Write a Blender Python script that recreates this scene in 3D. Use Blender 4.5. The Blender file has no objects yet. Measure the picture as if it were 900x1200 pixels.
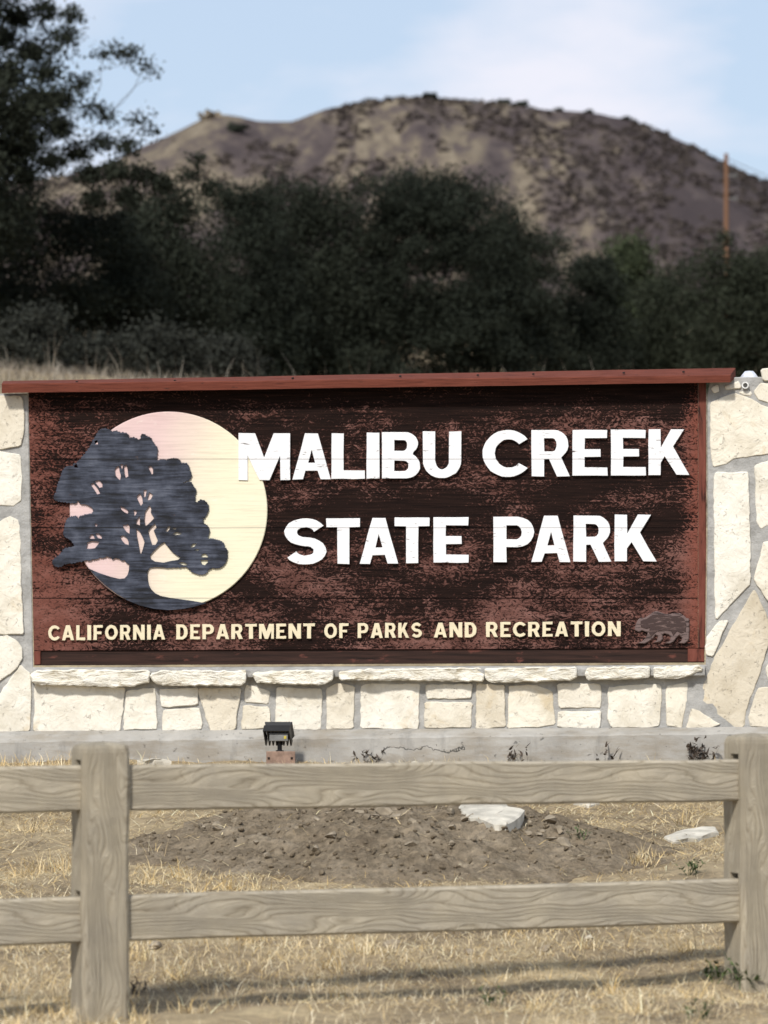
import bpy, math, random
import numpy as np
from mathutils import Vector
from mathutils.geometry import delaunay_2d_cdt

random.seed(7)
RNG = np.random.default_rng(11)
SC = bpy.context.scene
COL = SC.collection

# ------------------------------------------------------------------ camera, sky, sun, exposure
F = 4300.0            # focal length in photo pixels (900 x 1200)
HX, HY = 450.0, 760.0  # pixel of the level, straight-ahead direction
EYE = 0.62            # eye above the ground at the foot of the wall
CAMW = Vector((0, 0, EYE))
cam = bpy.data.cameras.new('camera')
cam.sensor_fit = 'VERTICAL'; cam.sensor_height = 24.0
cam.lens = 24.0 * F / 1200.0
cam.shift_y = (HY - 600.0) / 1200.0
cam.clip_start = 0.1; cam.clip_end = 6000
cam.dof.use_dof = True; cam.dof.focus_distance = 18.2
cam.dof.aperture_fstop = (cam.lens / 1000.0) / 0.032
cam.dof.aperture_blades = 8
camo = bpy.data.objects.new('camera', cam); COL.objects.link(camo)
camo.location = CAMW; camo.rotation_euler = (math.radians(90), 0, 0)
SC.camera = camo

SUN_DIR = Vector((-0.26, -0.68, 0.69)).normalized()
sun = bpy.data.lights.new('sun', 'SUN'); sun.energy = 4.0; sun.angle = math.radians(5.0)
sun.color = (1.0, 0.955, 0.885)
suno = bpy.data.objects.new('sun', sun); COL.objects.link(suno)
suno.rotation_euler = SUN_DIR.to_track_quat('Z', 'Y').to_euler()
suno.location = (-5, -10, 20)

W = bpy.data.worlds.new('World'); SC.world = W; W.use_nodes = True
nt = W.node_tree; nt.nodes.clear()
def wn(t, **k):
    n = nt.nodes.new(t)
    for a, b in k.items(): setattr(n, a, b)
    return n
sky = wn('ShaderNodeTexSky', sky_type='NISHITA'); sky.sun_disc = False
sky.sun_elevation = math.asin(SUN_DIR.z); sky.sun_rotation = math.atan2(SUN_DIR.x, SUN_DIR.y)
sky.air_density = 1.0; sky.dust_density = 1.2; sky.ozone_density = 1.0
tc = wn('ShaderNodeTexCoord')
mp = wn('ShaderNodeMapping'); mp.inputs['Scale'].default_value = (12.0, 12.0, 30.0)
mp.inputs['Location'].default_value = (13.14, 1.4, 1.55)
nz = wn('ShaderNodeTexNoise'); nz.inputs['Scale'].default_value = 1.0; nz.inputs['Detail'].default_value = 6
nz.inputs['Roughness'].default_value = 0.5
rp = wn('ShaderNodeValToRGB'); rp.color_ramp.elements[0].position = 0.43; rp.color_ramp.elements[1].position = 0.72
mx = wn('ShaderNodeMix', data_type='RGBA')
mx.inputs[7].default_value = (8.7, 8.8, 9.8, 1)     # cloud radiance, in the sky's own units
haze_mix = wn('ShaderNodeMix', data_type='RGBA'); haze_mix.inputs[0].default_value = 0.6
haze_mix.inputs[7].default_value = (7.2, 8.6, 10.7, 1)
bg = wn('ShaderNodeBackground'); bg.inputs['Strength'].default_value = 0.10
wo = wn('ShaderNodeOutputWorld')
L = nt.links.new
L(tc.outputs['Generated'], mp.inputs['Vector']); L(mp.outputs['Vector'], nz.inputs['Vector'])
L(nz.outputs['Fac'], rp.inputs['Fac']); L(rp.outputs['Color'], mx.inputs[0])
L(sky.outputs['Color'], haze_mix.inputs[6]); L(haze_mix.outputs[2], mx.inputs[6])
L(mx.outputs[2], bg.inputs['Color']); L(bg.outputs['Background'], wo.inputs['Surface'])

SC.view_settings.view_transform = 'Standard'; SC.view_settings.look = 'None'
SC.view_settings.exposure = 0.0; SC.view_settings.gamma = 1.0
SC.view_settings.use_curve_mapping = False
SC.cycles.use_denoising = True

# ------------------------------------------------------------------ helpers
class Plane:
    """an upright plane; at(px, py, off) is the point a photo pixel meets, off metres in front of it"""
    def __init__(s, px, dist, yaw_deg):
        s.p0 = Vector(((px - HX) / F * dist, dist, 0))
        a = math.radians(yaw_deg)
        s.t = Vector((math.cos(a), math.sin(a), 0)); s.n = Vector((math.sin(a), -math.cos(a), 0))
    def at(s, px, py, off=0.0):
        d = Vector(((px - HX) / F, 1.0, (HY - py) / F))
        k = (off + s.n.dot(s.p0 - Vector((0, 0, 0)))) / s.n.dot(d)
        return CAMW + d * k
    def uv(s, a, z, off=0.0):
        p = s.p0 + s.t * a + s.n * off
        return Vector((p.x, p.y, z))
    def solve(s, px, py, off=0.0):
        p = s.at(px, py, off)
        return (p - s.p0).dot(s.t), p.z
SIGN = Plane(432, 20.0, -10.0)
FENCE = Plane(125, 12.34, 20.0)
PXM = 1 / 215.0

def empty(name, loc, label=None, cat=None, group=None):
    o = bpy.data.objects.new(name, None); COL.objects.link(o)
    o.location = loc; o.empty_display_size = 0.1
    tag(o, label, cat, group)
    return o
def tag(o, label=None, cat=None, group=None, kind=None):
    if label: o['label'] = label
    if cat: o['category'] = cat
    if group: o['group'] = group
    if kind: o['kind'] = kind
    return o
def root_loc(p):
    while p.parent: p = p.parent
    return p.location
def mk(name, verts, faces, mat=None, parent=None, smooth=False, uv=None, origin=None):
    """one mesh object from world-space points; under a parent the points become relative to its thing"""
    if parent is not None: o0 = root_loc(parent)
    else: o0 = Vector(origin) if origin is not None else Vector((0, 0, 0))
    v = np.asarray([tuple(p) for p in verts], dtype=float) - np.array(o0)
    me = bpy.data.meshes.new(name); me.from_pydata(v.tolist(), [], faces)
    if uv is not None:
        lay = me.uv_layers.new(name='UVMap')
        idx = np.empty(len(me.loops), dtype=np.int32); me.loops.foreach_get('vertex_index', idx)
        lay.data.foreach_set('uv', np.asarray(uv, dtype=np.float32)[idx].ravel())
    if smooth: me.shade_smooth()
    if mat: me.materials.append(mat)
    o = bpy.data.objects.new(name, me); COL.objects.link(o)
    if parent is not None: o.parent = parent
    else: o.location = o0
    return o
def mk_np(name, v, tris, mat, parent=None, origin=None, col=None, smooth=False, uv=None):
    """fast path for many faces (v: n x 3, tris: m x 3 or m x 4)"""
    o0 = root_loc(parent) if parent is not None else Vector(origin or (0, 0, 0))
    v = np.asarray(v, dtype=np.float64) - np.array(o0)
    k = tris.shape[1]; me = bpy.data.meshes.new(name)
    me.vertices.add(len(v)); me.vertices.foreach_set('co', v.astype(np.float32).ravel())
    me.loops.add(tris.size); me.loops.foreach_set('vertex_index', tris.astype(np.int32).ravel())
    me.polygons.add(len(tris))
    me.polygons.foreach_set('loop_start', np.arange(0, tris.size, k, dtype=np.int32))
    me.polygons.foreach_set('loop_total', np.full(len(tris), k, dtype=np.int32))
    if col is not None:
        ca = me.color_attributes.new('tint', 'FLOAT_COLOR', 'POINT')
        ca.data.foreach_set('color', np.c_[col, np.ones(len(col))].astype(np.float32).ravel())
    if uv is not None:
        lay = me.uv_layers.new(name='UVMap')
        lay.data.foreach_set('uv', np.asarray(uv, dtype=np.float32)[tris.ravel()].ravel())
    me.update(calc_edges=True)
    if smooth: me.shade_smooth()
    if mat: me.materials.append(mat)
    o = bpy.data.objects.new(name, me); COL.objects.link(o)
    if parent is not None: o.parent = parent
    else: o.location = o0
    return o

def _hash(ix, iy, seed):
    h = (ix.astype(np.int64) * 374761393 + iy.astype(np.int64) * 668265263 + seed * 1442695041) & 0x7fffffff
    h = ((h ^ (h >> 13)) * 1274126177) & 0x7fffffff
    return ((h ^ (h >> 16)) & 0xffff) / 65535.0
def vnoise(x, y, seed=0):
    x = np.asarray(x, float); y = np.asarray(y, float)
    ix = np.floor(x); iy = np.floor(y); fx = x - ix; fy = y - iy
    fx = fx * fx * (3 - 2 * fx); fy = fy * fy * (3 - 2 * fy)
    a = _hash(ix, iy, seed); b = _hash(ix + 1, iy, seed); c = _hash(ix, iy + 1, seed); d = _hash(ix + 1, iy + 1, seed)
    return (a * (1 - fx) + b * fx) * (1 - fy) + (c * (1 - fx) + d * fx) * fy
def fbm(x, y, seed=0, octv=4, gain=0.5):
    s = 0; a = 1; t = 0
    for i in range(octv):
        s = s + a * (vnoise(np.asarray(x) * 2 ** i, np.asarray(y) * 2 ** i, seed + i * 17) - 0.5); t += a; a *= gain
    return s / t * 2

# ---- materials
class Mat:
    def __init__(s, name, rough=0.85, spec=0.2):
        s.m = bpy.data.materials.new(name); s.m.use_nodes = True
        s.t = s.m.node_tree; s.t.nodes.clear()
        s.b = s.n('ShaderNodeBsdfPrincipled'); s.o = s.n('ShaderNodeOutputMaterial')
        s.l(s.b.outputs[0], s.o.inputs[0])
        s.b.inputs['Roughness'].default_value = rough; s.b.inputs['Specular IOR Level'].default_value = spec
    def n(s, t, **k):
        n = s.t.nodes.new(t)
        for a, b in k.items(): setattr(n, a, b)
        return n
    def l(s, a, b): s.t.links.new(a, b)
    def coord(s, kind='Object', scale=(1, 1, 1), loc=(0, 0, 0)):
        c = s.n('ShaderNodeTexCoord'); m = s.n('ShaderNodeMapping')
        m.inputs['Scale'].default_value = scale; m.inputs['Location'].default_value = loc
        s.l(c.outputs[kind], m.inputs['Vector']); return m.outputs[0]
    def noise(s, vec, scale=5, detail=4, rough=0.55, dist=0.0):
        n = s.n('ShaderNodeTexNoise'); s.l(vec, n.inputs['Vector'])
        n.inputs['Scale'].default_value = scale; n.inputs['Detail'].default_value = detail
        n.inputs['Roughness'].default_value = rough; n.inputs['Distortion'].default_value = dist
        return n.outputs['Fac']
    def ramp(s, fac, stops):
        r = s.n('ShaderNodeValToRGB'); e = r.color_ramp.elements
        while len(e) < len(stops): e.new(0.5)
        for x, (p, c) in zip(e, stops):
            x.position = p; x.color = (*c, 1) if hasattr(c, '__len__') else (c, c, c, 1)
        s.l(fac, r.inputs[0]); return r.outputs[0]
    def mix(s, fac, a, b, mode='MIX'):
        m = s.n('ShaderNodeMix', data_type='RGBA', blend_type=mode)
        for i, v in ((0, fac), (6, a), (7, b)):
            if isinstance(v, (int, float)): m.inputs[i].default_value = v
            elif isinstance(v, tuple): m.inputs[i].default_value = (*v, 1)
            else: s.l(v, m.inputs[i])
        return m.outputs[2]
    def math(s, op, a, b=None, c=None):
        m = s.n('ShaderNodeMath', operation=op)
        for i, v in enumerate((a, b, c)):
            if v is None: continue
            if isinstance(v, (int, float)): m.inputs[i].default_value = v
            else: s.l(v, m.inputs[i])
        return m.outputs[0]
    def xyz(s, vec):
        m = s.n('ShaderNodeSeparateXYZ'); s.l(vec, m.inputs[0]); return m.outputs
    def attr(s, name):
        a = s.n('ShaderNodeAttribute', attribute_name=name); return a.outputs['Color']
    def objrand(s): return s.n('ShaderNodeObjectInfo').outputs['Random']
    def bump(s, h, strength=0.5, dist=0.01):
        b = s.n('ShaderNodeBump'); b.inputs['Strength'].default_value = strength; b.inputs['Distance'].default_value = dist
        s.l(h, b.inputs['Height']); s.l(b.outputs[0], s.b.inputs['Normal'])
    def color(s, c):
        if isinstance(c, tuple): s.b.inputs['Base Color'].default_value = (*c, 1)
        else: s.l(c, s.b.inputs['Base Color'])
        return s

def m_plain(name, c, rough=0.7, spec=0.3, metal=0.0, var=0.25, scale=30):
    m = Mat(name, rough, spec); v = m.coord()
    f = m.noise(v, scale, 5)
    lo = tuple(x * (1 - var) for x in c); hi = tuple(min(1, x * (1 + var)) for x in c)
    m.color(m.ramp(f, [(0.3, lo), (0.7, hi)])); m.b.inputs['Metallic'].default_value = metal
    m.bump(f, 0.15, 0.003); return m.m

def m_stone():
    m = Mat('pale_limestone', 0.9, 0.15); v = m.coord()
    r = m.objrand()
    off = m.n('ShaderNodeVectorMath', operation='ADD'); cmb = m.n('ShaderNodeCombineXYZ')
    rr = m.math('MULTIPLY', r, 37.0)
    for i in range(3): m.l(rr, cmb.inputs[i])
    m.l(v, off.inputs[0]); m.l(cmb.outputs[0], off.inputs[1]); v = off.outputs[0]
    base = m.ramp(r, [(0.0, (0.59, 0.535, 0.435)), (0.22, (0.69, 0.645, 0.55)), (0.55, (0.75, 0.725, 0.655)), (1.0, (0.72, 0.675, 0.575))])
    tone = m.ramp(m.noise(v, 5.5, 5, 0.6), [(0.3, (0.80, 0.765, 0.70)), (0.5, (0.98, 0.965, 0.935)), (0.72, (1.07, 1.06, 1.04))])
    c = m.mix(1.0, base, tone, 'MULTIPLY')
    och = m.ramp(m.noise(v, 3.0, 6, 0.65, 0.6), [(0.60, 0.0), (0.72, 0.55)])
    c = m.mix(och, c, (0.50, 0.37, 0.19))
    pits = m.ramp(m.noise(v, 34, 4, 0.7, 0.8), [(0.31, 1.0), (0.38, 0.0)])
    c = m.mix(m.math('MULTIPLY', pits, 0.30), c, (0.34, 0.31, 0.26))
    gr = m.ramp(m.noise(v, 8, 7, 0.7, 1.2), [(0.60, 0.0), (0.75, 0.40)])
    c = m.mix(gr, c, (0.42, 0.41, 0.38))
    m.color(c)
    h = m.math('ADD', m.math('MULTIPLY', m.noise(v, 11, 6, 0.62, 0.5), 1.0), m.math('MULTIPLY', pits, -0.25))
    m.bump(h, 0.75, 0.02); return m.m
def m_ledge():
    m = Mat('split_face_limestone', 0.92, 0.12); v = m.coord()
    f = m.noise(m.coord(scale=(5, 5, 10)), 2.6, 7, 0.62, 0.8)
    c = m.ramp(f, [(0.26, (0.36, 0.31, 0.22)), (0.38, (0.60, 0.545, 0.43)), (0.5, (0.76, 0.725, 0.63)), (0.75, (0.76, 0.735, 0.67))])
    g = m.ramp(m.noise(v, 14, 6, 0.7), [(0.6, 0.0), (0.72, 0.55)])
    c = m.mix(g, c, (0.35, 0.34, 0.32)); m.color(c); m.bump(f, 0.9, 0.025); return m.m
def m_mortar():
    m = Mat('grey_mortar', 0.92, 0.1); v = m.coord()
    f = m.noise(v, 13, 7, 0.65); c = m.ramp(f, [(0.3, (0.27, 0.264, 0.25)), (0.55, (0.385, 0.378, 0.36)), (0.75, (0.48, 0.47, 0.445))])
    m.color(c); m.bump(m.noise(v, 30, 6, 0.7), 0.8, 0.014); return m.m
CRACK_X, CRACK_Z = 0.30, 0.075
def m_concrete():
    m = Mat('weathered_concrete', 0.92, 0.1); v = m.coord()
    f = m.noise(v, 3.5, 8, 0.62); c = m.ramp(f, [(0.3, (0.28, 0.268, 0.246)), (0.55, (0.365, 0.35, 0.322)), (0.75, (0.43, 0.413, 0.38))])
    pit = m.ramp(m.noise(v, 24, 4, 0.65), [(0.31, 1.0), (0.36, 0.0)])
    c = m.mix(m.math('MULTIPLY', pit, 0.7), c, (0.12, 0.12, 0.115))
    sp = m.ramp(m.noise(m.coord(scale=(1.5, 1.5, 6)), 2.0, 7, 0.65), [(0.45, 0.0), (0.62, 0.6)])
    c = m.mix(sp, c, (0.24, 0.205, 0.155))
    dk = m.ramp(m.noise(m.coord(scale=(4, 4, 1)), 1.6, 7, 0.65), [(0.56, 0.0), (0.68, 0.5)])
    c = m.mix(dk, c, (0.16, 0.158, 0.15))
    # one long crack in the face
    w = m.xyz(v); n1 = m.noise(v, 9, 5, 0.6)
    line = m.math('ADD', m.math('MULTIPLY', m.math('SUBTRACT', n1, 0.5), 0.16), CRACK_Z)
    d = m.math('ABSOLUTE', m.math('SUBTRACT', w[2], line))
    ck = m.math('MULTIPLY', m.math('LESS_THAN', d, m.math('MULTIPLY', m.noise(v, 21, 3), 0.006)), m.math('LESS_THAN', m.math('ABSOLUTE', m.math('SUBTRACT', w[0], CRACK_X)), 0.22))
    c = m.mix(m.math('MULTIPLY', ck, 0.85), c, (0.04, 0.04, 0.038))
    m.color(c); m.bump(m.math('SUBTRACT', m.noise(v, 20, 6, 0.65), pit), 0.5, 0.010); return m.m

SEAMS = (5.38, 6.185, 7.01)
def seam(m, v, w=0.006):
    s = None
    y = m.xyz(v)[1]
    for q in SEAMS:
        d = m.math('ABSOLUTE', m.math('SUBTRACT', y, q))
        k = m.math('LESS_THAN', d, w)
        s = k if s is None else m.math('MAXIMUM', s, k)
    return s
def m_board():
    """sandblasted redwood: black stain flaking off red-brown wood; UV = photo pixels / 100"""
    m = Mat('flaking_redwood', 0.85, 0.05)
    v = m.coord('UV'); xy = m.xyz(v); x, y = xy[0], xy[1]
    orr = m.math('MULTIPLY', m.objrand(), 23.0); cz = m.n('ShaderNodeCombineXYZ'); m.l(orr, cz.inputs[0]); m.l(orr, cz.inputs[2])
    def pc(sc):
        a = m.n('ShaderNodeVectorMath', operation='ADD'); m.l(m.coord('UV', sc), a.inputs[0]); m.l(cz.outputs[0], a.inputs[1]); return a.outputs[0]
    big = m.noise(m.coord('UV', (0.8, 1.6, 1)), 1.2, 3)
    fl = m.noise(pc((6.5, 10.5, 1)), 1.25, 8, 0.70, 3.6)     # curled flakes
    st = m.noise(pc((2.0, 42, 1)), 1.0, 5, 0.6, 0.4)       # grain streaks
    f = m.math('ADD', m.math('MULTIPLY', fl, 0.78), m.math('MULTIPLY', st, 0.22))
    # where the stain has worn away most: left end, right border, low down
    def band(src, a, b, v0, v1):
        r = m.n('ShaderNodeMapRange', interpolation_type='SMOOTHSTEP'); m.l(src, r.inputs[0])
        for i, q in enumerate((a, b, v0, v1)): r.inputs[i + 1].default_value = q
        return r.outputs[0]
    wear = m.math('ADD', band(x, 0.3, 1.7, 0.075, 0.0), band(x, 7.9, 8.2, 0.0, 0.12))
    wear = m.math('ADD', wear, band(y, 6.3, 7.2, 0.0, 0.045))
    wear = m.math('SUBTRACT', wear, band(y, 4.55, 5.1, 0.05, 0.0))
    wear = m.math('ADD', wear, m.math('MULTIPLY', m.math('SUBTRACT', big, 0.5), 0.46))
    wear = m.math('ADD', wear, m.math('MULTIPLY', m.math('SUBTRACT', m.objrand(), 0.5), 0.035))
    f = m.math('ADD', f, wear)
    k = m.ramp(f, [(0.537, 0.0), (0.577, 1.0)])
    red = m.ramp(m.noise(m.coord('UV', (3, 7, 1)), 1.0, 6, 0.6, 0.5), [(0.3, (0.090, 0.040, 0.032)), (0.5, (0.150, 0.070, 0.057)), (0.7, (0.215, 0.110, 0.092))])
    edge = m.math('MAXIMUM', band(x, 7.9, 8.2, 0.0, 1.0), m.math('MULTIPLY', band(x, 0.45, 1.6, 1.0, 0.0), 0.5))
    red = m.mix(m.math('MULTIPLY', edge, 0.8), red, (0.20, 0.062, 0.042))
    blk = m.ramp(st, [(0.35, (0.0085, 0.0055, 0.005)), (0.6, (0.020, 0.011, 0.009)), (0.75, (0.036, 0.018, 0.014))])
    vein = m.ramp(m.noise(m.coord('UV', (9, 16, 1), (3.3, 1.7, 0)), 1.3, 7, 0.7, 2.5), [(0.38, 0.8), (0.49, 0.0)])
    red = m.mix(vein, red, (0.030, 0.016, 0.013))
    c = m.mix(k, blk, red)
    c = m.mix(seam(m, v), c, (0.006, 0.004, 0.004))
    m.color(c); m.bump(m.math('ADD', m.math('MULTIPLY', k, 0.6), f), 0.9, 0.006)
    return m.m
def m_border():
    m = Mat('worn_red_frame', 0.7, 0.15); v = m.coord('UV', (9, 1.2, 1))
    f = m.noise(v, 1.6, 7, 0.65, 0.6)
    m.color(m.ramp(f, [(0.34, (0.025, 0.010, 0.008)), (0.46, (0.125, 0.038, 0.026)), (0.7, (0.19, 0.062, 0.044))])); m.bump(f, 0.5, 0.004); return m.m
def m_rail_dark():
    m = Mat('dark_stained_rail', 0.7, 0.15); f = m.noise(m.coord('UV', (1.2, 30, 1)), 1.0, 6, 0.6, 0.5)
    p = m.ramp(m.noise(m.coord('UV', (4, 9, 1)), 1.0, 6, 0.6), [(0.60, 0.0), (0.68, 1.0)])
    m.color(m.mix(p, m.ramp(f, [(0.3, (0.010, 0.006, 0.005)), (0.7, (0.050, 0.024, 0.018))]), (0.11, 0.04, 0.03))); m.bump(f, 0.4, 0.003); return m.m
def m_cap():
    m = Mat('red_painted_cap', 0.8, 0.08); v = m.coord('UV', (2.0, 60, 1))
    f = m.noise(v, 1.3, 8, 0.68, 0.6)
    c = m.ramp(f, [(0.30, (0.045, 0.015, 0.012)), (0.45, (0.115, 0.034, 0.022)), (0.6, (0.155, 0.047, 0.031)), (0.75, (0.215, 0.088, 0.062))])
    chip = m.ramp(m.noise(m.coord('UV', (3, 12, 1)), 2.0, 6, 0.7), [(0.62, 0.0), (0.68, 1.0)])
    m.color(m.mix(chip, c, (0.035, 0.02, 0.016))); m.bump(f, 0.4, 0.004); return m.m
def m_paint(name, c, c2=None, dirt=(0.06, 0.04, 0.035), wear=0.70):
    m = Mat(name, 0.6, 0.25); v = m.coord('UV')
    f = m.noise(m.coord('UV', (3, 26, 1)), 1.4, 6, 0.62, 0.3)
    base = m.ramp(m.noise(m.coord('UV', (2, 30, 1)), 1.3, 6, 0.65), [(0.32, tuple(x * 0.86 for x in c)), (0.55, c)])
    chips = m.ramp(m.noise(m.coord('UV', (4.0, 22, 1)), 1.5, 7, 0.68, 0.6), [(wear, 0.0), (wear + 0.035, 0.9)])
    c3 = m.mix(chips, base, dirt)
    c3 = m.mix(m.math('MULTIPLY', seam(m, v, 0.005), 0.55), c3, dirt)
    m.color(c3); m.bump(f, 0.25, 0.002); return m.m
def m_moon():
    m = Mat('pink_to_cream_paint', 0.6, 0.2); v = m.coord('UV'); xy = m.xyz(v)
    g = m.math('ADD', m.math('MULTIPLY', xy[0], 1.0), m.math('MULTIPLY', xy[1], 0.35))
    g = m.math('ADD', g, m.math('MULTIPLY', m.math('SUBTRACT', m.noise(v, 2.5, 4), 0.5), 0.35))
    r = m.n('ShaderNodeMapRange', interpolation_type='SMOOTHSTEP'); m.l(g, r.inputs[0])
    r.inputs[1].default_value = 3.5; r.inputs[2].default_value = 4.65
    c = m.mix(r.outputs[0], (0.66, 0.49, 0.475), (0.76, 0.71, 0.53))
    scr = m.ramp(m.noise(m.coord('UV', (2.0, 24, 1)), 1.5, 7, 0.68, 0.5), [(0.655, 0.0), (0.70, 0.6)])
    c = m.mix(1.0, c, m.ramp(m.noise(m.coord('UV', (1.5, 34, 1)), 1.2, 7, 0.68, 0.4), [(0.34, (0.86, 0.85, 0.84)), (0.55, (1.0, 1.0, 1.0))]), 'MULTIPLY')
    c = m.mix(scr, c, (0.36, 0.31, 0.28))
    wh = m.ramp(m.noise(m.coord('UV', (5, 9, 1)), 1.0, 6, 0.65), [(0.60, 0.0), (0.72, 0.5)])
    c = m.mix(wh, c, (0.80, 0.76, 0.66))
    c = m.mix(m.math('MULTIPLY', seam(m, v, 0.006), 0.5), c, (0.2, 0.15, 0.13))
    m.color(c); m.bump(m.noise(m.coord('UV', (3, 30, 1)), 1.3, 5), 0.2, 0.002); return m.m
def m_tree_paint():
    m = Mat('slate_blue_paint', 0.6, 0.25); v = m.coord('UV')
    s = m.noise(m.coord('UV', (2.2, 26, 1)), 1.1, 7, 0.62, 0.5); p = m.noise(v, 3.2, 5, 0.6)
    f = m.math('ADD', m.math('MULTIPLY', s, 0.5), m.math('MULTIPLY', p, 0.5))
    c = m.ramp(f, [(0.38, (0.006, 0.0065, 0.009)), (0.46, (0.018, 0.021, 0.032)), (0.54, (0.046, 0.053, 0.076)), (0.66, (0.105, 0.116, 0.150))])
    rust = m.ramp(m.noise(v, 7.0, 4, 0.6), [(0.68, 0.0), (0.74, 0.7)])
    c = m.mix(rust, c, (0.10, 0.055, 0.035))
    c = m.mix(seam(m, v, 0.006), c, (0.006, 0.006, 0.008))
    m.color(c); m.bump(s, 0.6, 0.004); return m.m
def m_fence(name, k, sc):
    """wood-grain casting: contour lines of a stretched field give cathedral loops and knots; UV in metres"""
    m = Mat(name, 0.9, 0.1); v = m.coord('UV', sc)
    fld = m.noise(v, 2.1, 1.6, 0.35, 0.25)
    uq = m.xyz(m.coord('UV'))
    ring = m.math('PINGPONG', m.math('ADD', m.math('MULTIPLY', fld, 22.0), m.math('MULTIPLY', uq[1], 120.0)), 1.0)   # growth lines bent round knots
    line = m.ramp(ring, [(0.0, 0.0), (0.22, 0.55), (0.55, 1.0)])
    cb = m.n('ShaderNodeCombineXYZ'); u_ = m.xyz(m.coord('UV')); m.l(m.math('MULTIPLY', u_[0], 2.2), cb.inputs[0]); m.l(m.math('ADD', m.math('MULTIPLY', fld, 60.0), m.math('MULTIPLY', u_[1], 190.0)), cb.inputs[1])
    fine = m.noise(cb.outputs[0], 1.0, 8, 0.72, 0.3)
    split = m.ramp(m.noise(m.coord('UV', (1.4, 70, 1), (0.7, 2.1, 0)), 1.0, 4, 0.6, 0.3), [(0.66, 0.0), (0.70, 1.0)])
    g = m.math('ADD', m.math('MULTIPLY', line, k), m.math('MULTIPLY', m.math('SUBTRACT', fine, 0.22), 1.15))
    c = m.ramp(g, [(0.10, (0.18, 0.148, 0.104)), (0.36, (0.33, 0.288, 0.214)), (0.75, (0.445, 0.397, 0.31))])
    c = m.mix(m.math('MULTIPLY', split, 0.6), c, (0.09, 0.072, 0.052))
    bl = m.ramp(m.noise(m.coord('Object'), 4.5, 7, 0.65), [(0.32, (0.82, 0.82, 0.84)), (0.66, (1.08, 1.06, 1.03))])
    m.color(m.mix(1.0, c, bl, 'MULTIPLY')); m.bump(m.math('SUBTRACT', g, m.math('MULTIPLY', split, 0.6)), 0.7, 0.010); return m.m
def m_ground():
    m = Mat('dry_soil', 0.95, 0.05); v = m.coord()
    f = m.noise(v, 2.2, 9, 0.65); k = m.noise(v, 19, 6, 0.7)
    a = m.ramp(f, [(0.32, (0.16, 0.128, 0.09)), (0.5, (0.30, 0.24, 0.155)), (0.66, (0.43, 0.35, 0.22))])
    b = m.ramp(k, [(0.35, (0.70, 0.70, 0.70)), (0.6, (1.1, 1.08, 1.05))])
    m.color(m.mix(1.0, a, b, 'MULTIPLY')); m.bump(k, 0.8, 0.02); return m.m
def m_dirt():
    m = Mat('turned_earth', 0.95, 0.05); v = m.coord()
    f = m.noise(v, 4.0, 9, 0.68); k = m.noise(v, 33, 6, 0.72)
    a = m.ramp(f, [(0.32, (0.165, 0.130, 0.090)), (0.5, (0.262, 0.212, 0.148)), (0.68, (0.36, 0.30, 0.22))])
    b = m.ramp(k, [(0.35, (0.62, 0.62, 0.62)), (0.6, (1.1, 1.08, 1.06)), (0.72, (1.35, 1.32, 1.28))])
    m.color(m.mix(1.0, a, b, 'MULTIPLY')); m.bump(k, 1.0, 0.03); return m.m
def m_tint(name, rough=0.8, spec=0.12):
    m = Mat(name, rough, spec); m.color(m.attr('tint'))
    return m.m
def m_hill():
    m = Mat('chaparral_slope', 0.95, 0.03); v = m.coord()
    big = m.noise(m.coord(scale=(0.060, 0.006, 0.028)), 1.0, 6, 0.62, 0.8)
    mid = m.noise(m.coord(scale=(0.30, 0.06, 0.22)), 1.0, 6, 0.68, 0.3)
    f = m.math('ADD', m.math('MULTIPLY', big, 0.6), m.math('MULTIPLY', mid, 0.4))
    xx = m.xyz(v)[0]
    def band(a, b, v0, v1):
        r = m.n('ShaderNodeMapRange', interpolation_type='SMOOTHSTEP'); m.l(xx, r.inputs[0])
        for i, q in enumerate((a, b, v0, v1)): r.inputs[i + 1].default_value = q
        return r.outputs[0]
    f = m.math('ADD', f, m.math('SUBTRACT', band(-36, -26, 0.06, 0.0), band(38, 56, 0.0, 0.07)))   # paler on the knob, darker on the right flank
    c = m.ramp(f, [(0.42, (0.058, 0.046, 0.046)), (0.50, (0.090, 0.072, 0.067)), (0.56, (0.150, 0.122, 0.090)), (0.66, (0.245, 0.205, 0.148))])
    m.color(c); m.bump(mid, 0.6, 2.0); return m.m
def m_bark():
    m = Mat('grey_brown_bark', 0.95, 0.05); f = m.noise(m.coord(scale=(1, 1, 0.25)), 9, 6, 0.65)
    m.color(m.ramp(f, [(0.3, (0.022, 0.018, 0.016)), (0.7, (0.060, 0.050, 0.042))])); m.bump(f, 0.8, 0.03); return m.m

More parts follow.
